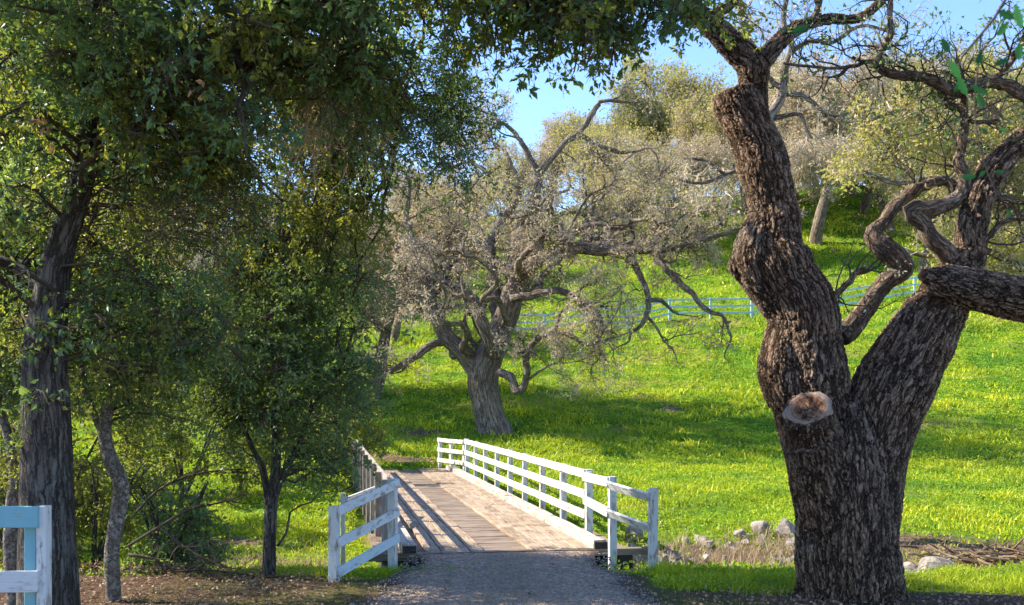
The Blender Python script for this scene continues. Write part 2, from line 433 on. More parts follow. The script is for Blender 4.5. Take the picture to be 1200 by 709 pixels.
lm = m.math('ADD', m.attr('shade').outputs['Fac'], m.math('MULTIPLY', m.math('SUBTRACT', n2.outputs['Fac'], .5), .8))  # leaf litter mask, its edge broken up by noise
lf = m.ramp(lm, [(.44, 0.), (.58, 1.)]).outputs[0]
c = m.mix(lf, m.mix(df, gr, soil), lit)
M['ground'] = m.done(m.bsdf(c, .95, .1, m.math('ADD', n2.outputs['Fac'], n3.outputs['Fac']), .06))
# gravel drive
m = NT('worn gravel drive'); g = m.geo(); pos = g.outputs['Position']
vo = m.n('ShaderNodeTexVoronoi', feature='F1'); vo.inputs['Scale'].default_value = 34; m.l(pos, vo.inputs['Vector'])
n1 = m.noise(.9, pos, 5, .6); n2 = m.noise(14, pos, 5, .7)
c = m.ramp(vo.outputs['Color'], [(0., (.21, .14, .095)), (.5, (.47, .335, .23)), (1., (.72, .55, .40))]).outputs[0]
c = m.mix(m.ramp(n2.outputs['Fac'], [(.35, .75), (.55, 0.)]).outputs[0], c, (.12, .088, .065))
c = m.mix(m.ramp(n1.outputs['Fac'], [(.48, 0.), (.66, .55)]).outputs[0], c, (.34, .24, .19))
md = m.math('MULTIPLY', m.attr('crown').outputs['Fac'], m.ramp(n2.outputs['Fac'], [(.42, 0.), (.6, .8)]).outputs[0])
c = m.mix(md, c, (.11, .12, .035))
ed = m.ramp(m.math('ADD', m.attr('edge').outputs['Fac'], m.math('MULTIPLY', m.math('SUBTRACT', n2.outputs['Fac'], .5), 1.2)), [(.45, 0.), (.75, 1.)]).outputs[0]
c = m.mix(ed, c, (.13, .085, .055))
M['road'] = m.done(m.bsdf(c, .9, .3, m.math('ADD', vo.outputs['Distance'], n2.outputs['Fac']), .035))

# ------------------------------------------------------------------ ground
def grid_axis(lo, hi, fine_lo, fine_hi, step, g=1.09):
    a = list(np.arange(fine_lo, fine_hi, step)); st = step; x = a[-1]
    while x < hi: st *= g; x += st; a.append(x)
    st = step; x = a[0]
    while x > lo: st *= g; x -= st; a.insert(0, x)
    return np.array(a)
gx = grid_axis(-420, 420, -11, 11, .16, 1.045); gy = grid_axis(-60, 640, 7.5, 38, .14, 1.03)
X, Y = np.meshgrid(gx, gy); Z = height(X, Y)
DIRT = [(1.2*0-3.4, 40.0, 1.3, .8), (2.0, 38.6, .9, .7), (8.6, 17.6, 2.6, .9), (5.6, 14.9, 1.2, .9), (8.2, 15.6, 2.2, .9), (3.5, 17.5, 2.4, .8), (6.2, 18.6, 2.6, .8),
        (-5.6, 16.5, 1.5, .9), (-4.9, 18.5, 1.2, .8), (-3.2, 15.8, 1.4, .7), (-3.2, 34.3, 1.6, .9), (-4.6, 35.2, 1.8, .8), (-7, 36.4, 1.8, .7), (-8, 14.5, 3, .9), (6.5, 43, 1.2, .6),
        (11, 15.5, 2.4, .9)]
def dirt_at(x, y):
    d = np.zeros_like(x)
    for cx, cy, r, w in DIRT:
        d = np.maximum(d, w*np.exp(-(((x-cx)/r)**2+((y-cy)/(r*.55))**2)))
    d = np.maximum(d, .38*sstep(13.6, 15.5, y)*sstep(21, 18, y)*sstep(2, 3.5, x))
    return d
def litter_at(x, y):
    """under-canopy floor of leaf litter close to the drive"""
    e = 12.9+.5*np.sin(x*.9)+(fbm(x*.6, y*.6, 9)-.5)*1.2
    e = np.where(x > 1.6, 11.6-.12*(x-1.6)+(fbm(x*.6, y*.6, 9)-.5)*.7, e)
    e = np.where(x < -3.6, 13.6+(fbm(x*.6, y*.6, 9)-.5)*1.5, e)
    return sstep(.45, -.45, y-e)
def moss_at(x, y):
    c, w = road_x(y); a = np.abs(x-c)-w
    return sstep(0, .3, a)*sstep(3.2, 1.0, a)*sstep(8.5, 10, y)
mb = MB(); n0, n1_ = X.shape
idx = np.arange(n0*n1_).reshape(n0, n1_)
f = np.stack([idx[:-1, :-1], idx[:-1, 1:], idx[1:, 1:], idx[1:, :-1]], -1).reshape(-1, 4)
mb.add(np.stack([X, Y, Z], -1), f, dirt=dirt_at(X, Y).ravel(), shade=litter_at(X, Y).ravel(), moss=moss_at(X, Y).ravel())
tag(mb.build('ground', M['ground'], smooth=True), 'bright green grassy ground rising to a hill', 'ground', kind='structure')
# drive
mb = MB(); ys = np.arange(-30, 14.32, .12); us = np.linspace(-1, 1, 25)
c, w = road_x(ys)
XX = c[:, None]+us[None]*(w[:, None]+(fbm(ys*1.3, ys*0+2, 31)[:, None]-.5)*.5*np.abs(us)+.1)
YY = np.repeat(ys[:, None], 25, 1)
YY = YY+np.where(YY > 13.5, (XX*.1743+.0)*sstep(13.5, 14.3, YY), 0)
ZZ = height(XX, np.minimum(YY, 13))*0+.012-.012*np.abs(us[None])**6
idx = np.arange(XX.size).reshape(XX.shape)
f = np.stack([idx[:-1, :-1], idx[:-1, 1:], idx[1:, 1:], idx[1:, :-1]], -1).reshape(-1, 4)
crown = np.exp(-(us/.28)**2)[None]*np.ones_like(XX)*.8
mb.add(np.stack([XX, YY, ZZ], -1), f, crown=crown.ravel(), edge=np.repeat((np.abs(us)**5)[None], len(ys), 0).ravel())
tag(mb.build('road', M['road'], smooth=True), 'worn grey gravel drive leading onto the bridge', 'road', kind='structure')

# ------------------------------------------------------------------ boards with a grain coordinate
UPZ = np.array([0, 0, 1.])
def board(mb, p, q, wv, tv, jit=.002, ends=0.):
    """a board from p to q with half-width vector wv and half-thickness vector tv"""
    p = np.asarray(p, float); q = np.asarray(q, float); L = np.linalg.norm(q-p); a = (q-p)/2
    r = random.random(); n = max(2, int(L/.5)+1)
    wv = np.asarray(wv, float); tv = np.asarray(tv, float); V = []; G = []
    ww, tt = np.linalg.norm(wv), np.linalg.norm(tv)
    for i in range(n):
        t = i/(n-1); c = p+(q-p)*t+nrm(wv)*random.gauss(0, jit)+nrm(tv)*random.gauss(0, jit)
        for k, (i1, j1) in enumerate(((-1, -1), (1, -1), (1, 1), (-1, 1))):
            V.append(c+wv*i1+tv*j1+(rng.normal(0, ends, 3) if i in (0, n-1) else 0)); G.append((t*L+r*37, i1*ww+r*11, j1*tt+r*5))
    F4 = [[0, 1, 2, 3][::-1], [4*(n-1)+k for k in range(4)]]
    for i in range(n-1):
        for k in range(4):
            a0 = 4*i+k; b0 = 4*i+(k+1) % 4; F4.append([a0, b0, b0+4, a0+4])
    mb.add(V, np.array(F4), gr=np.array(G), rnd=np.full(len(V), r))
def v3(xy, z): return np.array([xy[0], xy[1], z])
A3 = v3(AX, 0); P3 = v3(PX, 0)

# ------------------------------------------------------------------ bridge
S0, S1 = 14.3, 32.9
br = empty('wooden_bridge', 'low timber bridge with two plank wheel tracks and white post and rail sides', 'bridge', (float(SU(S0, 2.5)[0]), float(SU(S0, 2.5)[1]), 0))
mb = MB(); s = S0+.12
while s < S1:
    wd = random.uniform(.22, .30)
    board(mb, v3(SU(s+wd/2, .98), -.0725+random.gauss(0, .003)), v3(SU(s+wd/2, 4.02), -.0725+random.gauss(0, .003)), A3*(wd/2-.006), UPZ*.0275, .001)
    s += wd
part(mb, 'deck', M['plank'], br)
def runner(u0, u1, n, segs):
    mb = MB(); w = (u1-u0)/n
    for k in range(n):
        s = S0+random.uniform(-.06, .05)
        for e in segs(k)+[S1]:
            board(mb, v3(SU(s+.008, u0+w*(k+.5)), -.019+random.gauss(0, .002)), v3(SU(e-.008, u0+w*(k+.5)), -.019+random.gauss(0, .002)),
                  P3*(w/2-.007), UPZ*.0225, .0025, .004)
            s = e
    part(mb, 'running_boards', M['runner'], br, bevel=.004)
runner(1.34, 2.13, 4, lambda k: [S0+3+random.uniform(-.4, .4)+4.1*i for i in range(4)])
runner(2.76, 3.62, 4, lambda k: [S0+2.7+random.uniform(-.04, .04)]+[S0+6.5+random.uniform(-.6, .6)+4.2*i for i in range(3)])
for u, z0 in ((1.10, .0), (3.74, .0)):
    mb = MB(); s = S0+.05
    while s < S1-.5:
        e = min(S1, s+random.uniform(3.2, 4.2)); board(mb, v3(SU(s+.01, u), .03), v3(SU(e-.01, u), .03), P3*.095, UPZ*.073, .004, .006); s = e
    part(mb, 'kerb', M['kerb'], br, bevel=.006)
    mb = MB(); board(mb, v3(SU(S0-.02, u), .02), v3(SU(S0+.045, u), .02), P3*.09, UPZ*.07, 0); part(mb, 'kerb_end', M['tar'], br)
mb = MB()
for u in (.9, 1.9, 3.1, 4.1):
    board(mb, v3(SU(S0+.02, u), -.28), v3(SU(S1, u), -.28), P3*.1, UPZ*.178, .002)
part(mb, 'beam', M['tar'], br)
mb = MB(); board(mb, v3(SU(S0+.04, .55), -.05), v3(SU(S0+.04, 4.45), -.05), A3*.07, UPZ*.045, .0)
part(mb, 'sill', M['plank'], br)
mb = MB(); board(mb, v3(SU(S0+.13, 4.02), -.06), v3(SU(S0+2.6, 4.05), -.06), P3*.13, UPZ*.04, .003); part(mb, 'side_ledge', M['plank'], br)
mb = MB(); board(mb, v3(SU(S0+.13, .80), -.09), v3(SU(S0+2.6, .80), -.09), P3*.14, UPZ*.04, .003)
part(mb, 'side_ledge', M['plank'], br)

def railing(u, side, ss, mat, top=.93):
    mb = MB()
    for i, z in enumerate((.885, .56, .235)):
        zz = z*top/.93
        cut = [ss[0]-.03, ss[2], ss[5], ss[-1]+.05] if i != 1 else [ss[0]-.03, ss[3], ss[6], ss[-1]+.05]
        for a, b in zip(cut[:-1], cut[1:]):
            uu = u+side*.073
            board(mb, v3(SU(a, uu), zz), v3(SU(b, uu), zz), UPZ*.066, P3*.019, .002)
    r = np.array(br.location); mb.v = [v-r for v in mb.v]
    rl = mb.build('railing', mat, br, bevel=.003)
    for s in ss:
        pm = MB(); l = random.gauss(0, .008)
        board(pm, v3(SU(s, u), -.30), v3(SU(s+l, u+random.gauss(0, .006)), top+.02+random.gauss(0, .01)), P3*.052, A3*.052, .001)
        pm.v = [v-r for v in pm.v]; pm.build('post', mat, rl, bevel=.004)
railing(4.13, -1, [16.54+1.865*i for i in range(9)], M['white'])
railing(.80, 1, [14.75+1.865*i for i in range(10)], M['grey_wood'])

def fence(name, label, cat, pts, rails, mat, top=None, postw=.05, railw=.06, thick=.018, side=(0, -1), group=None, below=.3, rmat=None, zs=None):
    """posts at world xy pts with given top heights, straight rails between neighbours"""
    base = gz(*pts[0]); root = empty(name, label, cat, (pts[0][0], pts[0][1], base), group)
    tops = top if isinstance(top, (list, tuple)) else [top]*len(pts)
    bz = [gz(*p) for p in pts] if zs is None else zs
    sd = np.array([side[0], side[1], 0.])
    for (x, y), t, b in zip(pts, tops, bz):
        d = nrm(np.array([pts[-1][0]-pts[0][0], pts[-1][1]-pts[0][1], 0.])); n = np.cross(UPZ, d)
        pm = MB(); board(pm, (x, y, b-below), (x+random.gauss(0, .006), y, b+t), d*postw, n*postw, .001); part(pm, 'post', mat, root, bevel=.004)
    for ri, rr in enumerate(rails):
        pm = MB()
        for k in range(len(pts)-1):
            za = bz[k]+tops[k]*rr[0]; zb = bz[k+1]+tops[k+1]*rr[1 if len(rr) > 1 else 0]
            a = np.array([*pts[k], za]); b = np.array([*pts[k+1], zb]); d = nrm(b-a); e = rr[2] if len(rr) > 2 else 0
            off = nrm(np.cross(np.cross(d, sd), d))*(postw+thick+.002)
            a = a-d*postw*.6+off; b = b+d*postw*.6+off
            board(pm, a, b, nrm(np.cross(off, d))*railw, nrm(off)*thick, .001)
        part(pm, 'rail', rmat[ri] if rmat else mat, root, bevel=.003)
    return root
xy = lambda px, d: ((px-600)/F*d, d)
# near left wing (post bottoms 680 / 656), rails run uphill to the right
fence('wing_fence', 'weathered three rail wing fence at the near left corner of the bridge', 'fence', [xy(391.5, 12.1), xy(460.5, 13.66)],
      [(.93, .93), (.50, .58), (.10, .26)], M['white_worn'], [.84, 1.04], side=(.3, -1), zs=[0, 0], railw=.055, rmat=[M['white_worn'], M['white_worn'], M['white_cool']])
fence('wing_fence', 'grey two rail wing fence at the near right corner of the bridge', 'fence', [xy(765, 13.3), xy(718, 14.5), xy(690, 16.4)],
      [(.92, .92), (.52, .55)], M['white_worn'], [.95, 1.01, .95], side=(-.4, 1), zs=[0, 0, 0], railw=.065)
fence('wing_fence', 'short white wing fence at the far end of the bridge', 'fence', [(-1.42, 32.0), (-1.86, 32.7), (-2.25, 33.3)],
      [(.95,), (.60,), (.24,)], M['white'], [.90, .88, .88], side=(-.5, -1), zs=[0, 0.02, .04], railw=.06)
fence('wing_fence', 'low single rail on thin stakes behind the near left wing fence', 'fence', [xy(402, 15.5), xy(447, 19.0)],
      [(.9, .9)], M['white_worn'], [.95, .95], side=(.3, -1), zs=[-.25, -.3], postw=.03, railw=.04)
# near left gate end
root = empty('paddock_fence', 'peeling pale blue and white fence end in front of the dark trunk', 'fence', (-3.3, 7.5, 0))
D = 7.5
mb = MB(); board(mb, W(51.5, 800, D)*[1, 1, 0]-UPZ*.2, W(51.5, 592.6, D), (.034, 0, 0), (0, .05, 0), .001); part(mb, 'post', M['white_worn'], root, bevel=.004)
mb = MB(); board(mb, W(38.5, 800, D+.02)*[1, 1, 0]-UPZ*.2, W(38.5, 596, D+.02), (.042, 0, 0), (0, .045, 0), .001); part(mb, 'post', M['blue'], root, bevel=.004)
mb = MB(); board(mb, W(-160, 604.5, D-.3), W(45, 605.5, D-.062), (0, 0, .074), (.002, .018, 0), .001); part(mb, 'rail', M['blue'], root, bevel=.003)
mb = MB(); board(mb, W(-160, 682, D-.3), W(45, 681.5, D-.062), (0, 0, .074), (.002, .018, 0), .001); part(mb, 'rail', M['white_worn'], root, bevel=.003)
mb = MB(); board(mb, (-4.55, 7.22, -.2), (-4.55, 7.22, 1.25), (.05, 0, 0), (0, .05, 0), .001); part(mb, 'post', M['white_worn'], root, bevel=.004)

# far paddock fence on the hillside: runs between the trees
def hill_fence(x0, x1, y0, y1, n, label):
    pts = [(x0+(x1-x0)*i/(n-1), y0+(y1-y0)*i/(n-1)) for i in range(n)]
    fence('paddock_fence', label, 'fence', pts, [(.93,), (.60,), (.28,)], M['farfence'], [1.15]*n, side=(0, -1), postw=.055, railw=.05, thick=.018)
hill_fence(-.5, 27, 58.3, 59.6, 13, 'long pale three rail fence crossing the green hillside')

# ------------------------------------------------------------------ trees: helpers
def px_line(pts, d, dy=0.):
    """[(px, py, radius px[, extra distance])] -> world points and radii"""
    P = []; R = []
    for p in pts:
        dd = d+(p[3] if len(p) > 3 else 0)+dy
        P.append(W(p[0], p[1], dd)); R.append(p[2]/F*d)
    return np.array(P), np.array(R)

# ------------------------------------------------------------------ big oak on the right
D = 11.0
oak = empty('oak_tree', 'massive forked oak with furrowed bark and a sawn stump knob, right of the bridge', 'tree', (3.5, D, 0))
SK = []
bigs = MB()
def big(pts, d=D, lump=.10, seed=1, sides=28):
    P, R = px_line(pts, d); SK.append(tube(bigs, P, R, sides, .06, lump, seed, kink=.16 if seed < 3 else 0)); 
big([(984, 760, 62), (980, 722, 52), (978, 690, 41), (973, 640, 37), (969, 590, 36), (963, 540, 38), (956, 490, 44), (949, 440, 49), (943, 400, 47), (936, 360, 43),
     (916, 325, 39), (908, 300, 37), (908, 278, 33), (907, 250, 30), (896, 200, 28), (878, 150, 26), (862, 118, 27), (858, 109, 26)], seed=1)
big([(1014, 760, 62, .05), (1013, 722, 52), (1012, 690, 40), (1013, 640, 40), (1014, 590, 39), (1018, 540, 42), (1032, 490, 45), (1056, 440, 45), (1078, 400, 40), (1098, 365, 38),
     (1114, 338, 31), (1126, 315, 26), (1136, 292, 20), (1138, 265, 18), (1150, 225, 17), (1173, 188, 16), (1206, 160, 15), (1262, 110, 14), (1330, 30, 12)], seed=2)
big([(998, 740, 56, 0), (997, 690, 50, -.04), (996, 610, 50, -.07), (995, 550, 50, -.06), (995, 510, 42, -.02), (994, 478, 30, .08)], seed=3)
big([(895, 255, 19), (887, 280, 23, -.04), (882, 302, 25, -.06), (892, 325, 26, -.03), (912, 352, 26), (930, 385, 22)], seed=4, lump=.16)
big([(868, 300, 9), (862, 312, 10, -.03), (874, 328, 9)], seed=16, lump=.3)
big([(930, 350, 18), (922, 385, 22), (917, 412, 24, -.04), (915, 435, 25, -.05), (928, 468, 26)], seed=5, lump=.2)
big([(985, 660, 22, -.1), (972, 600, 27, -.2), (960, 550, 29, -.3), (952, 515, 28, -.42)], seed=6, lump=.12)
# knob with the sawn end
kn = nrm(np.array([-.30, -.72, .62])); kc = W(947, 479, D-.52)
kp = np.array([kc-kn*.62+np.array([.10, 0, -.30]), kc-kn*.40+np.array([.04, 0, -.12]), kc-kn*.2+np.array([0, 0, -.03]), kc])
SK.append(tube(bigs, kp, np.array([.36, .31, .262, .245]), 28, .05, .06, 7))
# sawn log-like limb in front
big([(1083, 322, 9, -.34), (1090, 324, 11, -.34), (1100, 328, 17, -.34), (1125, 335, 22, -.28), (1160, 343, 25, -.22), (1200, 351, 27, -.3), (1262, 354, 27, -.5), (1340, 330, 24, -.9), (1420, 280, 20, -1.4)], seed=8)
# knuckle above the cut
big([(888, 150, 16, .1), (884, 125, 17, .1), (882, 100, 18, .08), (882, 80, 20), (868, 64, 17), (852, 48, 16, -.05), (832, 28, 14, -.1), (806, 6, 12, -.2), (770, -40, 10, -.4), (720, -90, 8, -.6)], seed=9, sides=20)
big([(883, 84, 14), (900, 64, 12), (925, 38, 10, .1), (950, 27, 8, .15), (975, 22, 7, .2), (1010, 20, 6, .3), (1050, -15, 5, .4)], seed=10, sides=14)
# base flare
for a in range(9):
    an = a/9*2*PI+.3; r0 = .33; c0 = np.array([3.5, D+.05, 0])
    q = np.array([math.cos(an), math.sin(an), 0])
    P = np.array([c0+q*.28+UPZ*.75, c0+q*.38+UPZ*.3, c0+q*.46+UPZ*.04, c0+q*.64-UPZ*.12]); R = np.array([.16, .16, .12, .05])
    SK.append(tube(bigs, P, R, 12, .05, .2, 20+a))
me = bigs.mesh('tmp'); tmp = bpy.data.objects.new('tmp', me); COL.objects.link(tmp)
rm = tmp.modifiers.new('r', 'REMESH'); rm.mode = 'VOXEL'; rm.voxel_size = .0135; rm.use_smooth_shade = True
sm = tmp.modifiers.new('s', 'SMOOTH'); sm.iterations = 7; sm.factor = .6
bpy.context.view_layer.update()
dg = bpy.context.evaluated_depsgraph_get()
trunk_me = bpy.data.meshes.new_from_object(tmp.evaluated_get(dg)); bpy.data.objects.remove(tmp)
co = np.empty(len(trunk_me.vertices)*3); trunk_me.vertices.foreach_get('co', co); co = co.reshape(-1, 3)
SP = []; ST = []; SN = []; SB = []; SS = []; SR = []; SI = []
for k, (P, R) in enumerate(SK):
    T, N, B, s = frames(P); SP.append(P); ST.append(T); SN.append(N); SB.append(B); SS.append(s); SR.append(R); SI.append(np.full(len(P), k))
SP, ST, SN, SB, SS, SR, SI = [np.concatenate(a) for a in (SP, ST, SN, SB, SS, SR, SI)]
bco = np.zeros_like(co)
for a in range(0, len(co), 4000):
    c_ = co[a:a+4000]; dd = ((c_[:, None]-SP[None])**2).sum(-1)
    dd = np.sqrt(dd)/SR[None]*np.where(SI > 10, 1.15, 1.)[None]; i = dd.argmin(1); dl = c_-SP[i]
    bco[a:a+4000] = np.stack([(dl*SN[i]).sum(-1)+SI[i]*1.7*(SI[i] > 1), (dl*SB[i]).sum(-1), SS[i]+(dl*ST[i]).sum(-1)], -1)
at = trunk_me.attributes.new('bco', 'FLOAT_VECTOR', 'POINT'); at.data.foreach_set('vector', bco.ravel())
co2 = co-np.array(oak.location); trunk_me.vertices.foreach_set('co', co2.ravel()); trunk_me.update()
trunk_me.polygons.foreach_set('use_smooth', np.ones(len(trunk_me.polygons), bool))
print('trunk verts', len(co))
link('trunk', trunk_me, M['oak_bark'], oak)
# sawn face: a slightly hollow uneven disc
def sawn(c, n, r, root, name='sawn_face', sq=1.):
    mb = MB(); n = nrm(n); a = nrm(np.cross(n, UPZ)); b = np.cross(n, a); V = [c+n*-.05]; G = [(0, 0, 0)]; F3 = []; F4 = []; K = 40; rings = (.3, .6, .88, 1.)
    for ri, q in enumerate(rings):
        for k in range(K):
            th = k/K*2*PI; rr = r*q*(1+.10*math.sin(2*th+.5)+.05*math.sin(5*th)+.03*math.sin(9*th)*q)
            V.append(c+a*rr*math.cos(th)+b*rr*math.sin(th)*sq+n*(-.05*(1-q*q)+random.gauss(0, .007)+(-.06 if q == 1 else 0))); G.append((rr*math.cos(th)*.24/r, rr*math.sin(th)*.24/r, 0))
    for k in range(K): F3.append([0, 1+k, 1+(k+1) % K])
    for ri in range(3):
        for k in range(K): F4.append([1+ri*K+k, 1+(ri+1)*K+k, 1+(ri+1)*K+(k+1) % K, 1+ri*K+(k+1) % K])
    mb.add(V, [np.array(F3), np.array(F4)], bco=np.array(G)); return part(mb, name, M['cut'], root, True)
sawn(kc+kn*.04, kn, .222, oak)
sawn(W(1081.5, 321.5, D-.345), (-.86, -.5, .1), .075, oak)
# smaller limbs of the right oak
mb = MB(); LP = []; LR = []
def limb(pts, d=D, seed=1, sides=12, lump=.3, store=None):
    P, R = px_line(pts, d); p, r = tube(mb, P, R, sides, .04, lump, seed, kink=.55)
    a, b = lines_of(p, r, 6); (LP if store is None else store[0]).extend(a); (LR if store is None else store[1]).extend(b)
limb([(1128, 318, 13), (1112, 300, 12, -.05), (1095, 280, 11, -.1), (1078, 258, 10, -.1), (1067, 246, 11, -.1), (1084, 243, 10, -.1), (1102, 239, 9, -.05), (1120, 231, 8), (1131, 220, 8), (1129, 205, 7),
      (1124, 188, 7), (1128, 165, 6), (1130, 140, 5), (1128, 108, 4), (1118, 80, 3)], seed=31, lump=.42)
limb([(985, 395, 15, .25), (1000, 380, 13, .3), (1020, 352, 12, .35), (1042, 330, 12, .35), (1060, 317, 12, .4), (1052, 300, 12, .4), (1034, 287, 13, .4), (1022, 278, 11, .4), (1036, 262, 9, .45), (1044, 248, 9, .45), (1062, 229, 8, .5),
      (1082, 217, 7, .5), (1106, 212, 6, .6), (1135, 222, 4, .8), (1165, 205, 3, 1.)], seed=32, lump=.42)
limb([(965, 362, 5, -.1), (980, 345, 4, -.15), (995, 330, 3.5, -.2), (1003, 318, 3, -.2), (1014, 314, 3, -.25)], seed=33)
limb([(1225, 118, 10, -.2), (1195, 106, 9, -.2), (1160, 95, 8, -.2), (1140, 98, 8, -.2), (1116, 106, 8, -.2), (1098, 96, 7, -.2), (1080, 90, 6, -.2), (1055, 88, 5, -.2), (1036, 84, 5, -.2), (1029, 72, 5, -.2), (1036, 55, 4, -.2),
      (1044, 38, 4, -.2), (1043, 10, 3, -.2), (1050, -30, 3, -.2)], seed=34, lump=.42)
limb([(1030, 74, 4, -.2), (1018, 72, 3, -.2), (1000, 77, 2.5, -.2), (975, 80, 2, -.2), (940, 77, 1.6, -.2), (918, 74, 1.3, -.2)], seed=35, sides=7)
limb([(1098, 108, 4), (1112, 122, 3.5), (1128, 130, 3), (1140, 143, 2.5), (1170, 140, 2)], seed=36, sides=7)
limb([(1262, 110, 12), (1225, 118, 10, -.2)], seed=37)
limb([(1160, 95, 4, -.2), (1178, 82, 3.5, -.2), (1192, 60, 3, -.2), (1210, 20, 3, -.2)], seed=38, sides=7)
limb([(1150, 235, 4), (1175, 232, 3.5), (1190, 236, 3), (1215, 240, 2.5)], seed=39, sides=7)
limb([(1142, 290, 4), (1160, 275, 3.5), (1172, 262, 3), (1192, 256, 2.5), (1220, 262, 2)], seed=40, sides=7)
# branches of the cut crown reaching upward out of the frame
limb([(832, 28, 8), (860, 0, 7), (900, -30, 6), (960, -60, 5), (1040, -80, 4)], seed=41)
limb([(950, 27, 5, .15), (960, 5, 4, .15), (950, -30, 3, .15)], seed=42, sides=7)
part(mb, 'limb', M['oak_bark_small'], oak, True)
# twigs and thin foliage of the right oak
LP_ = np.array(LP); LR_ = np.array(LR)
def twiggy(mb, P, R, levels, sides=3):
    """levels: (count, length lo, length hi, radius, K, wiggle, grav, angle). returns the finest level"""
    outs = []
    for (n, lo, hi, r, K, wig, grav, ang) in levels:
        p, D_, rr = spawn(P, R, n, ang)
        L = rng.uniform(lo, hi, n); rad = np.minimum(rr*.8, r*rng.uniform(.7, 1.2, n)); rad = np.maximum(rad, r*.5)
        P, R = grow(p, D_, L, rad, K, wig, grav); tubes(mb, P, R, sides); outs.append((P, R))
    return outs
def leaf_on(mbl, P, R, n, size, jit=.02, wid=.5, lo=.2, droop=-.2, rnd=None):
    p, D_, _ = spawn(P, R, n, 1.0, lo=lo, up=droop)
    leaves(mbl, p+rng.normal(0, jit, p.shape), D_, size*rng.uniform(.45, 1.6, n), wid)
tm = MB(); sel = LR_.max(1) < .075
outs = twiggy(tm, LP_[sel], LR_[sel], [(120, .4, 1.0, .014, 6, .5, .02, 1.0), (600, .18, .5, .006, 5, .45, -.02, 1.0), (1300, .08, .25, .0035, 4, .4, -.03, .9)])
part(tm, 'twigs', M['twig_dark'], oak)
lm = MB(); Pf, Rf = outs[2]
keep = (Pf[:, 0, 2] > 4.6)
leaf_on(lm, Pf[keep], Rf[keep], 2600, .045); part(lm, 'foliage', M['leaf_live'], oak)
lm = MB(); leaf_on(lm, Pf, Rf, 1100, .04); part(lm, 'foliage', M['leaf_beige'], oak)

# ------------------------------------------------------------------ generic clump foliage
def clumps_in(px0, py0, px1, py1, d0, d1, n, r=.42, dens=1.):
    out = []
    for _ in range(n):
        d = random.uniform(d0, d1); out.append((*W(random.uniform(px0, px1), random.uniform(py0, py1), d), r*random.uniform(.7, 1.3), dens))
    return out
def box_clumps(x0, x1, y0, y1, z0, z1, n, r=.6, dens=.6):
    return [(random.uniform(x0, x1), random.uniform(y0, y1), random.uniform(z0, z1), r*random.uniform(.7, 1.3), dens) for _ in range(n)]
def clump_tree(skel_P, skel_R, clumps, leafmat, root, leaf=.05, ntw=20, nleaf=11, boost=1.9, twmat='twig_dark', wid=.5, branches=None, leafname='foliage', branchname='branches', conn=.028, droop=-.06, maxconn=3.5, jit=.014):
    """each clump gets a branch from the nearest point of the skeleton, then twigs, then leaves"""
    C = np.array(clumps); P = C[:, :3]; rad = C[:, 3]; dens = C[:, 4]
    SPt = np.array(skel_P); SRd = np.array(skel_R)
    d = np.linalg.norm(P[:, None]-SPt[None], axis=-1)
    lower = (SPt[None, :, 2] < P[:, None, 2]-.0)
    i = (d+np.where(lower, 0, .8)).argmin(1); st = SPt[i]; dist = d[np.arange(len(P)), i]
    K = 9; t = np.linspace(0, 1, K)[None, :, None]
    base = st[:, None]*(1-t)+P[:, None]*t
    wob = np.cumsum(rng.normal(0, 1, (len(P), K, 3)), 1); wob -= wob[:, :1]*(1-t)+wob[:, -1:]*t
    base = base+wob*.045*dist[:, None, None]+np.array([0, 0, 1.])*(np.sin(t*PI)*.12*dist[:, None, None])
    r0 = np.clip(conn*dist/1.5, .008, .032)
    R = r0[:, None]*(1-.72*t[..., 0]); bm_ = MB(); tubes(bm_, base, R, 5)
    part(bm_, branchname, M[branches or twmat], root, True)
    cnt = np.maximum(3, (ntw*1.35*dens*(rad/.42)**1.6)).astype(int)
    ii = np.repeat(np.arange(len(P)), cnt); n = len(ii)
    tt = rng.uniform(.55, 1, n)*(K-1); k = np.minimum(tt.astype(int), K-2); f_ = (tt-k)[:, None]
    s0 = base[ii, k]*(1-f_)+base[ii, k+1]*f_
    dr = nrm(rng.normal(size=(n, 3))*np.array([1, 1, .75])+np.array([0, 0, droop*2]))
    L = rad[ii]*rng.uniform(.6, 1.5, n)
    TP, TR = grow(s0, dr, L, np.full(n, .005), 6, .33, droop)
    tm = MB(); tubes(tm, TP, TR, 3)
    P2, D2, _ = spawn(TP, TR, int(n*1.6), .8, .2); TP2, TR2 = grow(P2, D2, rng.uniform(.08, .28, len(P2)), np.full(len(P2), .003), 4, .35, droop)
    tubes(tm, TP2, TR2, 3); part(tm, 'twigs', M[twmat], root)
    lm = MB(); nl = int(n*nleaf*boost)
    leaf_on(lm, TP2, TR2, int(nl*.62), leaf, jit, wid); leaf_on(lm, TP, TR, int(nl*.38), leaf, jit, wid)
    part(lm, leafname, M[leafmat], root)
    return nl
def skel(root, lines, d, mat, sides=16, step=.06, lump=.1, seed=50, name='trunk'):
    mb = MB(); A = []; B = []
    for k, pts in enumerate(lines):
        P, R = px_line(pts, d); p, r = tube(mb, P, R, sides, step, lump, seed+k); A.append(p); B.append(r)
    part(mb, name, M[mat], root, True)
    return np.concatenate(A), np.concatenate(B)

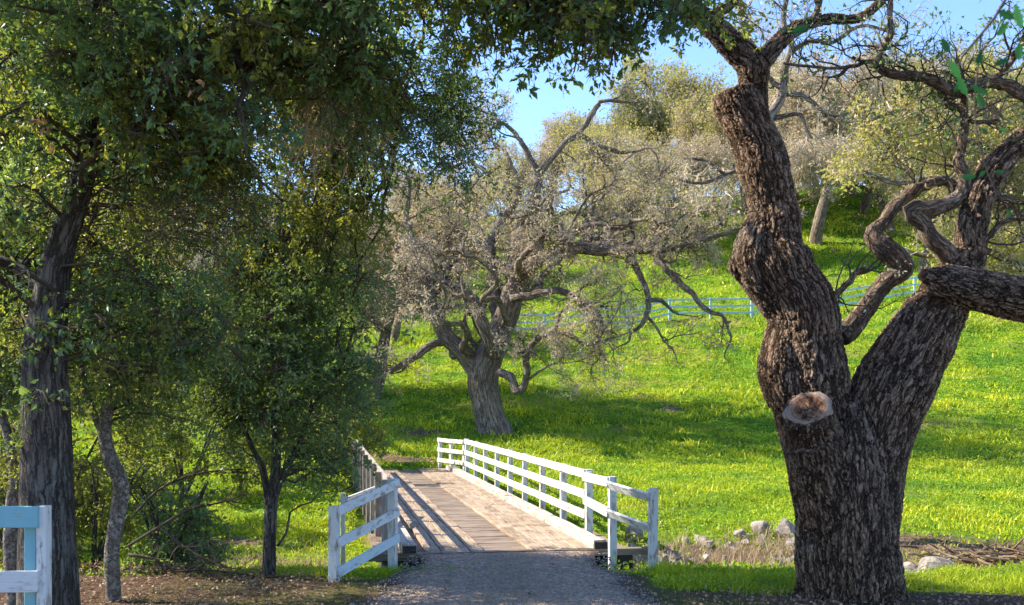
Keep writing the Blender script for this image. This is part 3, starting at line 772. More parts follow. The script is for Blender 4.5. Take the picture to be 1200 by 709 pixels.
# ------------------------------------------------------------------ large live oak at the left
D = 9.6
lo = empty('live_oak_tree', 'large dark live oak on the left with evergreen leaves overhanging the drive', 'tree', (-4.2, D, 0))
lines = [[(60, 780, 44), (58, 740, 37), (57, 700, 34), (55, 600, 31), (54, 500, 28), (53, 420, 25), (58, 360, 21), (68, 300, 17), (84, 250, 15), (98, 200, 14), (105, 150, 13), (110, 90, 12), (112, 30, 11), (118, -60, 10), (100, -160, 8), (60, -260, 6)],
         [(86, 248, 10), (104, 200, 10), (130, 180, 9, -.1), (160, 166, 9, -.2), (200, 130, 9, -.3), (252, 82, 10, -.4), (300, 40, 10, -.5), (345, -5, 9, -.6), (420, -60, 8, -.8), (540, -100, 7, -1), (680, -105, 6, -1.1), (800, -80, 4, -1.2), (870, -45, 3, -1.2)],
         [(110, 60, 8), (60, 10, 7, -.6), (-20, -40, 6, -1.2), (-120, -60, 5, -1.6)],
         [(62, 360, 9), (30, 320, 7, .3), (-20, 300, 6, .6), (-100, 290, 4, .9)],
         [(112, 30, 7), (170, -40, 6, .8), (280, -90, 5, 1.8), (420, -70, 4, 2.4)],
         [(252, 82, 5, -.4), (330, 70, 4, .6), (400, 90, 3, 1.3), (470, 120, 2, 1.6)],
         [(118, -60, 7), (150, -160, 6, -1.5), (230, -220, 5, -2.6), (330, -240, 4, -3.4)]]
SPt, SRd = skel(lo, lines, D, 'dark_bark', 26, .05, .07)
cl = []
cl += clumps_in(-20, -90, 560, 40, 7.6, 10.5, 74, .38)
cl += clumps_in(-20, 40, 330, 130, 7.8, 10.5, 46, .36)
cl += clumps_in(-20, 130, 90, 260, 8.0, 11, 16, .32)
cl += clumps_in(130, 130, 330, 200, 8.0, 11, 14, .32)
cl += clumps_in(330, 40, 470, 90, 8.5, 10.5, 14, .32)
cl += clumps_in(560, -90, 835, 30, 7.8, 9.2, 60, .33)
cl += clumps_in(560, 20, 735, 88, 8.2, 9.2, 34, .27)
cl += clumps_in(540, 40, 640, 100, 8.6, 9.6, 12, .24)
cl += clumps_in(720, 0, 815, 55, 8.2, 9.2, 12, .24)
cl += box_clumps(-9.5, -5.4, 6, 11, 2.8, 8, 26, .7, .5)
cl += box_clumps(-6, 1.5, 5.0, 9.2, 5.6, 8.0, 44, .7, .5)
def in_front(c, x0, x1, y0, y1):
    px = 600+c[0]/c[1]*F; py = HOR-(c[2]-CAMZ)/c[1]*F; return x0 < px < x1 and y0 < py < y1 and c[1] < 9.8
cl = [c for c in cl if not in_front(c, 62, 140, 95, 340) or random.random() < .3]+clumps_in(20, 330, 150, 480, 8.3, 9.2, 7, .26, .7)
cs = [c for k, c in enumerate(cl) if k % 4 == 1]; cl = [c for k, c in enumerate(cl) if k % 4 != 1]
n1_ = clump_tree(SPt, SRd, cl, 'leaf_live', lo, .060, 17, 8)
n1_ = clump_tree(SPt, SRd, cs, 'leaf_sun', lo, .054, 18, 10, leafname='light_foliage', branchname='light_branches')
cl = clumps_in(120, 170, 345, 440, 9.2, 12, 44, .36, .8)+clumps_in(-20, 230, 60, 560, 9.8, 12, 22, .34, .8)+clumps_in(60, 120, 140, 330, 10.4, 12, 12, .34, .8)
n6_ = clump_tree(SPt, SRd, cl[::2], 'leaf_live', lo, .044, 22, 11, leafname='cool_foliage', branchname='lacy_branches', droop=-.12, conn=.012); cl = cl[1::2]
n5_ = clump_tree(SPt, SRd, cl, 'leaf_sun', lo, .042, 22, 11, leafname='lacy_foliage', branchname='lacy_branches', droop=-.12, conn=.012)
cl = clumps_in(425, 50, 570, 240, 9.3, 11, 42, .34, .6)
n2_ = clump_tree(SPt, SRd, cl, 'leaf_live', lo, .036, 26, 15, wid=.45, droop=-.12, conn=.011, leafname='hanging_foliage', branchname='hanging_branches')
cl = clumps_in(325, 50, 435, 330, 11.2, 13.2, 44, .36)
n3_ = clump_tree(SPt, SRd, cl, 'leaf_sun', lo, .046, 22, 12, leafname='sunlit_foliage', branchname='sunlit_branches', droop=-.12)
cl = clumps_in(150, 180, 310, 300, 9.6, 11.5, 16, .4, 1.0)
n4_ = clump_tree(SPt, SRd, cl, 'leaf_sun', lo, .036, 34, 2.2, twmat='twig_grey', leafname='dry_foliage', branchname='dead_branches', branches='twig_dark', conn=.008, droop=-.1)
# hanging lichened twigs catching the sun
mb = MB(); n = 170
P0 = np.array([W(random.uniform(345, 425), random.uniform(30, 130), random.uniform(9.6, 10.6)) for _ in range(n)])
Pq, Rq = grow(P0, np.tile([0.1, 0, -1.], (n, 1))+rng.normal(0, .35, (n, 3)), rng.uniform(.4, 1.2, n), np.full(n, .007), 8, .3, -.12); tubes(mb, Pq, Rq, 3)
p, D_, r_ = spawn(Pq, Rq, 1800, .9); P2, R2 = grow(p, D_, rng.uniform(.05, .16, 1800), np.full(1800, .0035), 4, .4, -.1); tubes(mb, P2, R2, 3)
part(mb, 'lichen', M['lichen'], lo)
# a few big dead leaves hanging on
mb = MB()
for px, py, k in ((45, 138, 3), (52, 150, 3), (60, 170, 2), (229, 94, 2), (232, 105, 3), (50, 145, 2)):
    c0 = W(px, py, 7.5)
    leaves(mb, np.repeat(c0[None], k, 0)+rng.normal(0, .02, (k, 3)), rng.normal(0, .5, (k, 3))+np.array([0, 0, -.9]), np.full(k, .065), .55)
part(mb, 'dead_leaves', M['leaf_dead'], lo)

# ------------------------------------------------------------------ second live oak further back at the left
D = 15.0
b1 = empty('live_oak_tree', 'shaded live oak behind the dark trunk, at the far left edge', 'tree', (-7.6, D, gz(-7.6, D)))
SPt, SRd = skel(b1, [[(-40, 640, 20), (-30, 560, 17), (-10, 470, 15), (10, 380, 13), (20, 300, 11), (50, 200, 9), (90, 100, 7), (110, 20, 5)], [(10, 380, 8), (80, 320, 7), (150, 260, 5), (210, 220, 4)],
                     [(0, 420, 7), (-60, 350, 6), (-140, 300, 4)], [(50, 200, 6), (0, 120, 5), (-60, 60, 4)]], D, 'dark_bark', 14, .1)
cl = clumps_in(-120, -20, 130, 260, 13.5, 16.0, 60, .6) + clumps_in(-80, 260, 200, 440, 13.5, 16.5, 50, .55, .9)+clumps_in(130, 20, 300, 200, 13.5, 15.5, 12, .5, .6)+box_clumps(-8.5, -4, 12.2, 15.5, 4.2, 8.5, 34, .6, .8)
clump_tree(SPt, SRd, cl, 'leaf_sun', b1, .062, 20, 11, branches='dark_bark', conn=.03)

# ------------------------------------------------------------------ young trees
D = 10.8
sp = empty('sapling', 'slender crooked sapling with pale lichened bark beside the dark trunk', 'tree', (-4.04, D, 0))
SPt, SRd = skel(sp, [[(134, 730, 10), (133, 700, 9), (131, 650, 8.5), (136, 615, 9), (142, 570, 9), (132, 545, 9), (123, 515, 8), (125, 480, 7), (133, 450, 6), (134, 420, 6), (128, 370, 5), (140, 320, 4)],
                     [(124, 515, 5), (112, 490, 4), (100, 450, 3), (92, 400, 2.5)], [(133, 450, 4), (165, 410, 3.5), (200, 380, 3), (230, 370, 2)]], D, 'pale_bark', 14, .05, .12)
cl = clumps_in(70, 330, 255, 450, 10.2, 12, 30, .34)+clumps_in(80, 450, 230, 500, 10.8, 12, 9, .24, .7)
clump_tree(SPt, SRd, cl, 'leaf_live', sp, .045, 20, 11)
D = 12.4
so = empty('young_oak_tree', 'small dark leafy oak with a forked trunk left of the bridge', 'tree', (-2.83, D, 0))
SPt, SRd = skel(so, [[(315, 700, 11), (315, 675, 8.5), (316, 630, 7.5), (318, 590, 7.5), (322, 560, 6), (324, 520, 5), (321, 480, 4), (330, 430, 3.5), (325, 380, 3)],
                     [(317, 600, 6), (312, 570, 4.5), (306, 545, 4), (298, 530, 3), (285, 500, 2.5), (265, 460, 2)],
                     [(319, 585, 5.5), (330, 560, 4.5), (337, 545, 4), (350, 520, 3), (365, 480, 2.5), (395, 440, 2)],
                     [(325, 640, 1.5), (335, 625, 1.5), (340, 600, 1.2)]], D, 'dark_bark', 10, .06, .1)
cl = clumps_in(235, 360, 440, 500, 11.4, 13.6, 58, .36)+clumps_in(255, 500, 420, 535, 11.6, 13, 10, .24, .8)+clumps_in(350, 530, 430, 575, 11.8, 13, 7, .22, .8)
cl += clumps_in(260, 300, 435, 370, 11.5, 14, 24, .36)+clumps_in(385, 505, 438, 560, 12.2, 13.4, 8, .22, .9)
clump_tree(SPt, SRd, cl, 'leaf_live', so, .042, 22, 11, conn=.02)
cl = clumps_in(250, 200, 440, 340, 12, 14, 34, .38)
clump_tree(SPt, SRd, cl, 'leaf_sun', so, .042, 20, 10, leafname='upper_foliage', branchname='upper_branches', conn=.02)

# stub trunk behind the fence end
D = 10.4
st = empty('young_oak_tree', 'thin pale trunk behind the blue fence end', 'tree', (-4.85, D, 0))
SPt, SRd = skel(st, [[(18, 730, 9), (16, 690, 8.5), (12, 640, 8), (14, 590, 7), (18, 560, 7), (12, 520, 6), (-5, 470, 5), (-30, 420, 4)]], D, 'pale_bark', 12, .06, .12)
cl = clumps_in(-60, 380, 25, 470, 10, 11.5, 12, .34)
clump_tree(SPt, SRd, cl, 'leaf_live', st, .045, 18, 10)

# ------------------------------------------------------------------ shrubs at the left
def shrub(px, py, d, w_, h_, lab, mat='leaf_shrub', n=16, leaf=.05, dens=1.):
    x, y = (px-600)/F*d, d; z0 = gz(x, y); root = empty('shrub', lab, 'shrub', (x, y, z0), 'shrubs in the undergrowth')
    mb = MB(); A = []; B = []
    for k in range(7):
        a = random.uniform(0, 2*PI); q = np.array([math.cos(a), math.sin(a), 0])
        P = np.array([(x, y, z0-.05), (x+q[0]*w_*.12, y+q[1]*w_*.12, z0+h_*.3), (x+q[0]*w_*.25+random.gauss(0, .05), y+q[1]*w_*.25, z0+h_*.6), (x+q[0]*w_*.4, y+q[1]*w_*.4, z0+h_*.85)])
        p, r = tube(mb, P, np.array([.03, .024, .016, .008]), 7, .1, .1, k); A.append(p); B.append(r)
    part(mb, 'stems', M['dark_bark'], root, True)
    cl = []
    for _ in range(n):
        a = random.uniform(0, 2*PI); rr = math.sqrt(random.random())*w_/2; zz = random.uniform(.15, 1)*h_*math.sqrt(max(.1, 1-(rr/(w_/2))**2*.8))
        cl.append((x+rr*math.cos(a), y+rr*math.sin(a), z0+zz, .34*random.uniform(.7, 1.3), dens))
    clump_tree(np.concatenate(A), np.concatenate(B), cl, mat, root, leaf, 18, 10, conn=.015)
shrub(110, 600, 14.2, 1.8, 1.7, 'olive leafy shrub between the dark trunk and the crooked sapling', n=20)
shrub(195, 610, 13.6, 1.3, 1.4, 'dark green bush just right of the crooked sapling', 'leaf_live', n=16)
shrub(20, 600, 14.5, 2.0, 2.2, 'yellow green shrub behind the pale trunk at the left edge', n=22)
shrub(60, 560, 19.5, 4.2, 3.6, 'tall yellow green thicket far behind the dark trunk', 'leaf_sun', n=60, leaf=.07)
shrub(215, 560, 24, 4.0, 3.6, 'sunlit thicket behind the crooked sapling', 'leaf_sun', n=50, leaf=.075)
shrub(330, 545, 27, 3.4, 3.0, 'sunlit bush beyond the creek behind the small dark oak', 'leaf_sun', n=40, leaf=.08)
shrub(400, 535, 33, 3.2, 2.8, 'round bush beyond the far left end of the bridge', 'leaf_sun', n=34, leaf=.09)
shrub(-60, 560, 20, 5, 4.5, 'dense thicket past the left edge of the creek bank', 'leaf_sun', n=50, leaf=.075)

# ------------------------------------------------------------------ fallen branches, arching and dry, left of the small oak
def dead_branch(pts, d, lab, r=.02, leafy=0):
    P, R = px_line(pts, d); R = R*.5; P = P.copy(); root = empty('fallen_branch', lab, 'branch', tuple(P[0]), 'dry branches in the undergrowth')
    mb = MB(); p, rr = tube(mb, P, R, 6, .08, .15, 3); a, b = lines_of(p, rr, 6); 
    twiggy(mb, np.array(a), np.array(b), [(16, .25, .7, .008, 5, .3, .0, .6), (60, .1, .3, .004, 4, .3, -.05, .7)])
    part(mb, 'stem', M['twig_dark'], root, True)
    if leafy:
        lm = MB(); leaf_on(lm, np.array(a), np.array(b), leafy, .04, .08); part(lm, 'foliage', M['leaf_live'], root)
dead_branch([(160, 600, 3), (185, 575, 3), (215, 560, 2.5), (250, 552, 2), (285, 550, 1.5)], 12.6, 'arching dry branch, upper one of the pair by the sapling')
dead_branch([(150, 640, 4), (190, 615, 3), (225, 595, 3), (255, 590, 2), (280, 582, 1.5)], 12.4, 'arching dry branch, lower one of the pair by the sapling', leafy=60)
dead_branch([(150, 650, 4), (180, 655, 3.5), (210, 668, 3), (240, 662, 2)], 12.6, 'dark dry branch lying on the leaf litter by the sapling', leafy=80)
dead_branch([(190, 620, 3, .2), (215, 640, 3, .1), (240, 655, 2.5), (262, 664, 2)], 12.2, 'straight dead branch leaning down toward the small oak')
dead_branch([(205, 670, 3), (240, 668, 3), (280, 672, 2.5), (300, 676, 2)], 12.3, 'twiggy dead branch lying at the foot of the small oak', leafy=30)

# ------------------------------------------------------------------ the spreading winter oak beyond the bridge
D = 40.0
mo = empty('oak_tree', 'spreading bare winter oak on the grass beyond the bridge', 'tree', (-.67, D, gz(-.67, D)))
zb = 0
lines = [[(581, 520, 26), (579, 507, 21), (575, 495, 18.5), (570, 470, 17.5), (566, 450, 18), (568, 432, 18.5), (576, 412, 16), (585, 390, 15), (596, 362, 14), (602, 340, 13), (612, 320, 10), (630, 306, 8.5, -.5), (655, 294, 7.5, -1), (680, 291, 7, -1.4), (705, 294, 6.3, -1.8), (735, 292, 5.6, -2.2), (762, 293, 4.6, -2.6), (800, 288, 4, -3), (840, 276, 3, -3.2), (870, 268, 2, -3.4)],
 [(566, 445, 17), (552, 425, 14), (538, 408, 13), (524, 396, 11), (513, 375, 10), (505, 354, 8, .5), (500, 325, 7, .8), (487, 290, 6, 1), (476, 260, 5, 1.2), (478, 235, 4, 1.2), (480, 215, 3, 1.2)],
 [(522, 400, 7), (506, 403, 6, -.4), (488, 416, 5.5, -.8), (470, 428, 5, -1), (452, 434, 4, -1.2), (435, 420, 3, -1.4), (420, 422, 2, -1.5)],
 [(580, 418, 10, -.6), (575, 400, 9, -.9), (568, 382, 8.5, -1.1), (561, 363, 9, -1.2)],
 [(586, 385, 10, .3), (580, 350, 8, .6), (575, 315, 8, .8), (576, 285, 7.5, .9), (584, 262, 7, .9), (598, 248, 6, .9), (608, 225, 5, .9), (600, 195, 4, .9), (590, 175, 3, .9)],
 [(600, 345, 10), (600, 320, 9, .2), (604, 290, 8, .3), (610, 262, 7.5, .3), (624, 238, 7, .3), (632, 212, 6, .3), (626, 196, 5, .3), (614, 172, 4, .3), (600, 152, 3, .3), (584, 142, 2.5, .3)],
 [(632, 205, 4.5, .3), (648, 185, 4, 0), (662, 168, 4.5, 0), (682, 152, 4, 0), (698, 126, 4, 0), (708, 118, 3, 0), (738, 120, 2, 0)],
 [(680, 158, 3.5), (700, 170, 3.5), (712, 174, 3.5), (728, 178, 3), (746, 177, 2)],
 [(600, 350, 6, -1), (628, 345, 5.5, -1.6), (650, 341, 5, -2), (665, 344, 5, -2.2), (688, 360, 5, -2.4), (700, 366, 4, -2.5), (705, 378, 3, -2.5), (704, 388, 2, -2.5)],
 [(585, 436, 6, -1), (600, 442, 6, -1.5), (607, 458, 6, -1.8), (617, 442, 5, -2), (617, 415, 5, -2.2), (628, 398, 4.5, -2.4), (648, 389, 4, -2.6), (655, 372, 2, -2.6)],
 [(640, 392, 3, -2.5), (668, 393, 3, -2.8), (684, 403, 2.5, -3), (700, 402, 2, -3.2)],
 [(738, 294, 5, -2.2), (744, 310, 5, -2.4), (752, 325, 4.5, -2.6), (760, 350, 4, -2.8), (758, 368, 3.5, -2.9), (753, 380, 3, -3), (740, 390, 2, -3)],
 [(764, 293, 5, -2.6), (775, 308, 4.5, -2.8), (790, 326, 4.5, -3), (810, 342, 4, -3.2), (828, 363, 3.5, -3.3), (846, 370, 2.5, -3.4), (855, 390, 1.8, -3.4)],
 [(760, 352, 3, -2.8), (775, 353, 3, -2.9), (785, 362, 2, -2.9)], [(758, 370, 2.5, -2.9), (770, 385, 2, -3), (778, 400, 1.5, -3)],
 [(568, 360, 5, .5), (545, 340, 4.5, .8), (520, 330, 4, 1.2), (500, 318, 3.5, 1.6), (470, 322, 3, 1.8), (448, 335, 2, 2)],
 [(575, 300, 4.5, .8), (555, 280, 4, 1.6), (535, 268, 3.5, 2.2), (510, 262, 3, 2.6), (490, 250, 2.5, 2.8)],
 [(610, 262, 4, .3), (640, 258, 3.5, 1.4), (665, 248, 3.5, 2.2), (690, 252, 3, 2.6), (715, 240, 2.5, 3), (745, 238, 2, 3.2)],
 [(655, 292, 4, -1), (672, 272, 3.5, -1.6), (700, 262, 3.5, -2), (726, 268, 3, -2.2), (750, 258, 2.5, -2.4), (780, 262, 2, -2.6)],
 [(596, 215, 3.5, .9), (570, 200, 3, 1.2), (548, 190, 2.5, 1.5), (530, 196, 2, 1.6)],
 [(571, 425, 5, .8), (556, 405, 4, 1.6), (545, 380, 3.5, 2.4), (548, 350, 3, 2.8), (530, 310, 2.5, 3)],
 [(618, 415, 2.5, -2.2), (600, 405, 2, -2.2), (590, 395, 1.5, -2.2)], [(607, 455, 2.5, -1.8), (625, 440, 2, -2), (640, 430, 1.6, -2.2), (655, 425, 1.2, -2.3)]]
for (x0, y0, r0, x1, y1, e) in ((585, 385, 8, 640, 250, 6.5), (600, 340, 7, 720, 235, 5.5), (570, 400, 7, 520, 250, 6), (576, 320, 6, 560, 200, 5), (604, 300, 6, 680, 190, 5.5),
                                (590, 380, 6, 560, 290, -5), (606, 320, 6, 640, 230, -5.5), (560, 420, 6, 500, 330, -4.5), (612, 300, 5, 700, 230, -5), (660, 292, 5, 780, 230, 2.5), (505, 350, 5, 455, 270, 4.5), (505, 350, 5, 450, 300, -3), (545, 410, 5, 470, 350, 4), (700, 292, 5, 775, 195, 1), (735, 292, 4, 850, 215, -1.5), (670, 292, 5, 730, 175, 3), (762, 292, 3.5, 830, 250, -4), (690, 292, 4, 800, 235, -5), (640, 300, 4, 760, 215, 5)):
    L_ = []
    for i_ in range(7):
        t_ = i_/6; L_.append((x0+(x1-x0)*t_+random.gauss(0, 9)*(t_ > 0), y0+(y1-y0)*t_**1.3+random.gauss(0, 8)*(t_ > 0), r0*(1-.72*t_), e*t_))
    lines.append(L_)
mb = MB(); A = []; B = []
for k, pts in enumerate(lines):
    P, R = px_line(pts, D)
    R = R if k == 0 else R*.82
    d_ = nrm(P[-1]-P[-2]); q_ = P[-1]; r_ = R[-1]
    for i_ in range(4):
        d_ = nrm(d_+rng.normal(0, .4, 3)); q_ = q_+d_*rng.uniform(.25, .5); P = np.vstack([P, q_]); R = np.append(R, r_*(.72-.18*i_))
    p, r = tube(mb, P, R, 12 if k < 2 else 8, .12, .13, 60+k, kink=.0 if k < 2 else .6); a, b = lines_of(p, r, 5); A += a; B += b
part(mb, 'trunk', M['grey_bark'], mo, True)
A = np.array(A); B = np.array(B); ok = B.max(1) < .33
ok2 = ok & ~((A[:, 0, 2] < 5.5) & (A[:, 0, 0] > -2.0) & (A[:, 0, 0] < .3))
tm = MB()
outs = twiggy(tm, A[ok2], B[ok2], [(290, .9, 2.2, .045, 7, .42, .05, .9), (1900, .45, 1.2, .024, 6, .42, .02, .9), (6000, .25, .75, .018, 5, .42, -.02, .9)])
part(tm, 'twigs', M['grey_bark'], mo)
tm = MB(); c_ = outs[2][0][:, 2]; kk = fbm(c_[:, 0]*.9+c_[:, 2]*.35, c_[:, 1]*.5+c_[:, 2]*1.0, 77) > .44
o2 = twiggy(tm, outs[2][0][kk], outs[2][1][kk], [(20000, .14, .5, .014, 4, .4, -.02, .9)])
o3 = twiggy(tm, outs[2][0], outs[2][1], [(7000, .14, .4, .011, 4, .4, -.02, .9)]); outs.append((np.concatenate([o2[0][0], o3[0][0]]), np.concatenate([o2[0][1], o3[0][1]])))
part(tm, 'twigs', M['twig_beige'], mo)
lm = MB(); Pf, Rf = outs[3]; leaf_on(lm, o2[0][0], o2[0][1], 22000, .095, .05, .5); leaf_on(lm, Pf, Rf, 7000, .08, .05, .5); part(lm, 'dry_foliage', M['leaf_beige'], mo)
hi = Pf[:, 0, 2] > 8.5
lm = MB(); leaf_on(lm, Pf[hi], Rf[hi], 12000, .08, .1, .6); part(lm, 'foliage', M['leaf_olive'], mo)
sawn(W(561, 361, 40-1.25), (-.1, -.8, .55), .15, mo)
tm2 = MB()

# ------------------------------------------------------------------ hillside trees
def hill_tree_proto(name, H, spread, twig, leafs, seed):
    """an oak built at the origin: forked trunk, crooked limbs, twigs, sparse leaves"""
    global rng
    rng = np.random.default_rng(seed); random.seed(seed)
    root = bpy.data.objects.new(name, None); COL.objects.link(root)
    P, R = grow(np.zeros((1, 3))-[[0, 0, .3]], np.array([[random.uniform(-.2, .2), 0, 1.]]), np.array([H*.36]), np.array([H*.032]), 7, .14, .1, .35)
    mb = MB(); tubes(mb, P, R, 9)
    top = np.repeat(P[:, -2:].reshape(-1, 3), 4, 0); ang = np.arange(8)/8*2*PI+rng.uniform(0, 1, 8)
    Dn = np.stack([np.cos(ang)*spread, np.sin(ang)*spread, rng.uniform(.55, 1.3, 8)], -1)
    P1, R1 = grow(top, Dn, rng.uniform(.42, .62, 8)*H, np.full(8, H*.017), 9, .26, .05, .75); tubes(mb, P1, R1, 7)
    p, D_, r = spawn(P1, R1, 46, .8, .2); P2, R2 = grow(p, D_, rng.uniform(.14, .30, 46)*H, np.maximum(r*.6, .02), 8, .32, .06, .75); tubes(mb, P2, R2, 5)
    mb.build('trunk', M['grey_bark'], root, True)
    tm = MB(); PA = np.concatenate([P2[:, :6], P1[:, 3:9]]); RA = np.concatenate([R2[:, :6], R1[:, 3:9]])
    o = twiggy(tm, PA, RA, [(420, .5, 1.5, .03, 6, .4, .05, .9), (2600, .3, .9, .024, 5, .42, .0, .9), (9000, .2, .6, .018, 4, .42, -.02, .9)])
    tm.build('twigs', M[twig], root)
    for (lname, mat, n, size, j) in leafs:
        lm = MB(); leaf_on(lm, o[2][0], o[2][1], n, size, j, .6); lm.build(lname, M[mat], root)
    return root
protos = {
 'bare': hill_tree_proto('bare_oak_tree', 11, .9, 'twig_far', [('dry_foliage', 'leaf_beige', 13000, .13, .12)], 101),
 'olive': hill_tree_proto('olive_oak_tree', 11, .8, 'twig_far', [('foliage', 'leaf_olive', 17000, .15, .18)], 102),
 'green': hill_tree_proto('green_oak_tree', 11, .9, 'twig_beige', [('foliage', 'leaf_green_far', 22000, .16, .22)], 103),
 'gold': hill_tree_proto('golden_oak_tree', 11, 1.0, 'twig_beige', [('foliage', 'leaf_olive', 15000, .14, .15), ('dry_foliage', 'leaf_beige', 8000, .13, .15)], 104)}
used = set()
def place(kind, px, d, H, lab, rz=0, x=None, sxy=1.):
    src = protos[kind]
    if kind in used:
        r = src.copy(); COL.objects.link(r)
        for ch in [c for c in src.children]:
            c = ch.copy(); COL.objects.link(c); c.parent = r
    else: r = src; used.add(kind)
    x = (px-600)/F*d if x is None else x; H *= 1.22
    r.location = (x, d, gz(x, d)); s = H/11.; r.scale = (s*sxy, s*sxy, s); r.rotation_euler = (0, 0, rz)
    return tag(r, lab, 'tree', 'oaks on the green hillside')
HT = [
 ('bare', 955, 76, 12.5, 'pale grey forked oak on the hillside, just right of the big leaning limb', .5),
 ('green', 728, 92, 10, 'rounded green oak on the skyline right of the winter oak crown', 1.),
 ('olive', 800, 96, 13.5, 'tallest olive oak on the skyline left of the big leaning limb', 2.),
 ('bare', 770, 72, 9.5, 'bare twiggy oak low on the hill behind the long horizontal bough', 2.6),
 ('gold', 845, 82, 10.5, 'rusty tinged oak directly left of the big leaning limb', .4),
 ('olive', 690, 84, 9, 'pale oak on the hill seen through the winter oak crown', 4.),
 ('bare', 640, 98, 9, 'twiggy skyline oak behind the middle of the winter oak crown', 1.3),
 ('olive', 585, 88, 7.2, 'olive oak behind the upright stems of the winter oak', 5.),
 ('bare', 520, 70, 8.2, 'bare pinkish oak on the slope behind the left boughs of the winter oak', 3.3),
 ('bare', 462, 58, 6.4, 'grey twiggy oak left of the winter oak, beside the leafy mass', .9),
 ('olive', 490, 84, 5.0, 'olive oak on the skyline above the bare pinkish one', 2.2),
 ('bare', 430, 74, 5.0, 'twiggy hillside oak half hidden by the small dark oak', 4.4),
 ('green', 375, 66, 5.5, 'green oak on the slope behind the sunlit hanging foliage', 3.),
 ('olive', 905, 98, 11, 'yellowish skyline oak behind the top of the big leaning limb', 3.8),
 ('olive', 1000, 92, 11.5, 'yellowish skyline oak beside the utility pole', .2),
 ('gold', 1045, 78, 10, 'golden oak on the slope right of the utility pole', 1.9),
 ('green', 1100, 98, 11, 'green skyline oak behind the twisted branch', 5.2),
 ('bare', 1150, 84, 11.5, 'bare skyline oak behind the upright limb at the right', 4.1),
 ('gold', 1195, 72, 9.5, 'golden oak on the slope at the right edge', 3.),
 ('olive', 870, 88, 9, 'pale oak low on the slope right behind the swelling of the leaning limb', 2.8),
 ('gold', 1080, 66, 7.5, 'low golden oak on the slope framed by the crook of the twisted branch', 4.9),
 ('olive', 1125, 74, 8.5, 'yellowish oak on the slope above the sawn log limb', .7),
 ('green', 960, 99, 9, 'green skyline oak left of the utility pole', 3.1),
 ('olive', 1250, 88, 11, 'olive oak just past the right edge of the hill', 1.),
 ('green', 290, 72, 6, 'green oak on the left slope behind the sapling', 1.1),
 ('olive', 200, 64, 6.5, 'olive oak on the left slope behind the dry hanging twigs', .3),
 ('green', 100, 58, 10, 'green oak on the left slope behind the dark trunk', 2.4),
 ('olive', 10, 66, 11, 'olive oak on the far left slope', 4.8),
 ('bare', 437, 46, 8.5, 'bare oak left of the winter oak at the foot of the slope, added for its shadow', 1.7),  # added caster, bare so that its shadow on the hill stays streaky
 ('bare', 300, 41, 9.5, 'bare oak hidden behind the sapling at the foot of the slope, added to cast streaky shadow', 2.9),  # hidden tree added to throw streaks of shadow across the slope
 ('green', 215, 46, 9.5, 'hidden dense oak behind the crooked sapling at the foot of the slope, added as a shadow caster', 4.2),  # hidden tree added to darken the hillside with its shadow
 ('bare', 905, 70, 8.5, 'bare oak mid slope hidden behind the big leaning limb', 1.4),
 ('gold', 1010, 84, 10.5, 'tall golden oak on the slope right of the lichened branches', 5.5),
 ('olive', 1065, 100, 12, 'broad yellowish oak on the skyline between pole and right edge', 2.5),
 ('bare', 1105, 90, 11, 'tall bare oak on the skyline near the right edge', .2),
 ('olive', 1170, 98, 11.5, 'broad yellowish oak on the skyline at the right edge', 3.9),
 ('gold', 930, 92, 11, 'tall golden oak on the skyline just right of the knuckled limb', 4.4),
 ('olive', 745, 78, 9, 'pale olive oak on the slope behind the right boughs of the winter oak', 1.9),
 ('green', -60, 52, 10, 'green oak past the left edge of the slope', 4.),
]
for k, px, d, H, lab, rz in HT: place(k, px, d, H, lab, rz)
random.seed(21); rng = np.random.default_rng(21)
# golden leaved oak at middle distance on the right, trunk outside the frame
D = 27.0
go = empty('golden_oak_tree', 'oak with sparse golden leaves reaching in from the right edge', 'tree', (15.2, D, gz(15.2, D)))
lines = [[(1306, 560, 14), (1300, 470, 12), (1290, 380, 11), (1270, 300, 10), (1245, 240, 8), (1210, 190, 7), (1180, 150, 5), (1150, 110, 4)],
         [(1292, 390, 8), (1240, 340, 7), (1190, 310, 5), (1140, 290, 4), (1090, 300, 3), (1050, 290, 2)],
         [(1245, 240, 5), (1200, 250, 4.5), (1150, 235, 4), (1100, 210, 3), (1050, 215, 2.5), (1010, 200, 2)],
         [(1200, 180, 4), (1150, 170, 4), (1100, 150, 3), (1060, 130, 2.5), (1020, 140, 2)],
         [(1275, 310, 6), (1340, 250, 5), (1400, 200, 4)]]
mb = MB(); A = []; B = []
for k, pts in enumerate(lines):
    P, R = px_line(pts, D); p, r = tube(mb, P, R, 8, .12, .13, 90+k); a, b = lines_of(p, r, 5); A += a; B += b
part(mb, 'trunk', M['grey_bark'], go, True); A = np.array(A); B = np.array(B); ok = B.max(1) < .16
tm = MB(); outs = twiggy(tm, A[ok], B[ok], [(60, .7, 1.8, .022, 7, .42, .03, .9), (380, .35, .9, .012, 6, .42, .0, .9), (3200, .15, .5, .008, 4, .42, -.02, .9)])
part(tm, 'twigs', M['twig_beige'], go)
lm = MB(); leaf_on(lm, outs[2][0], outs[2][1], 18000, .095, .09, .6); part(lm, 'foliage', M['leaf_olive'], go)
lm = MB(); leaf_on(lm, outs[2][0], outs[2][1], 6500, .085, .08, .6); part(lm, 'dry_foliage', M['leaf_beige'], go)
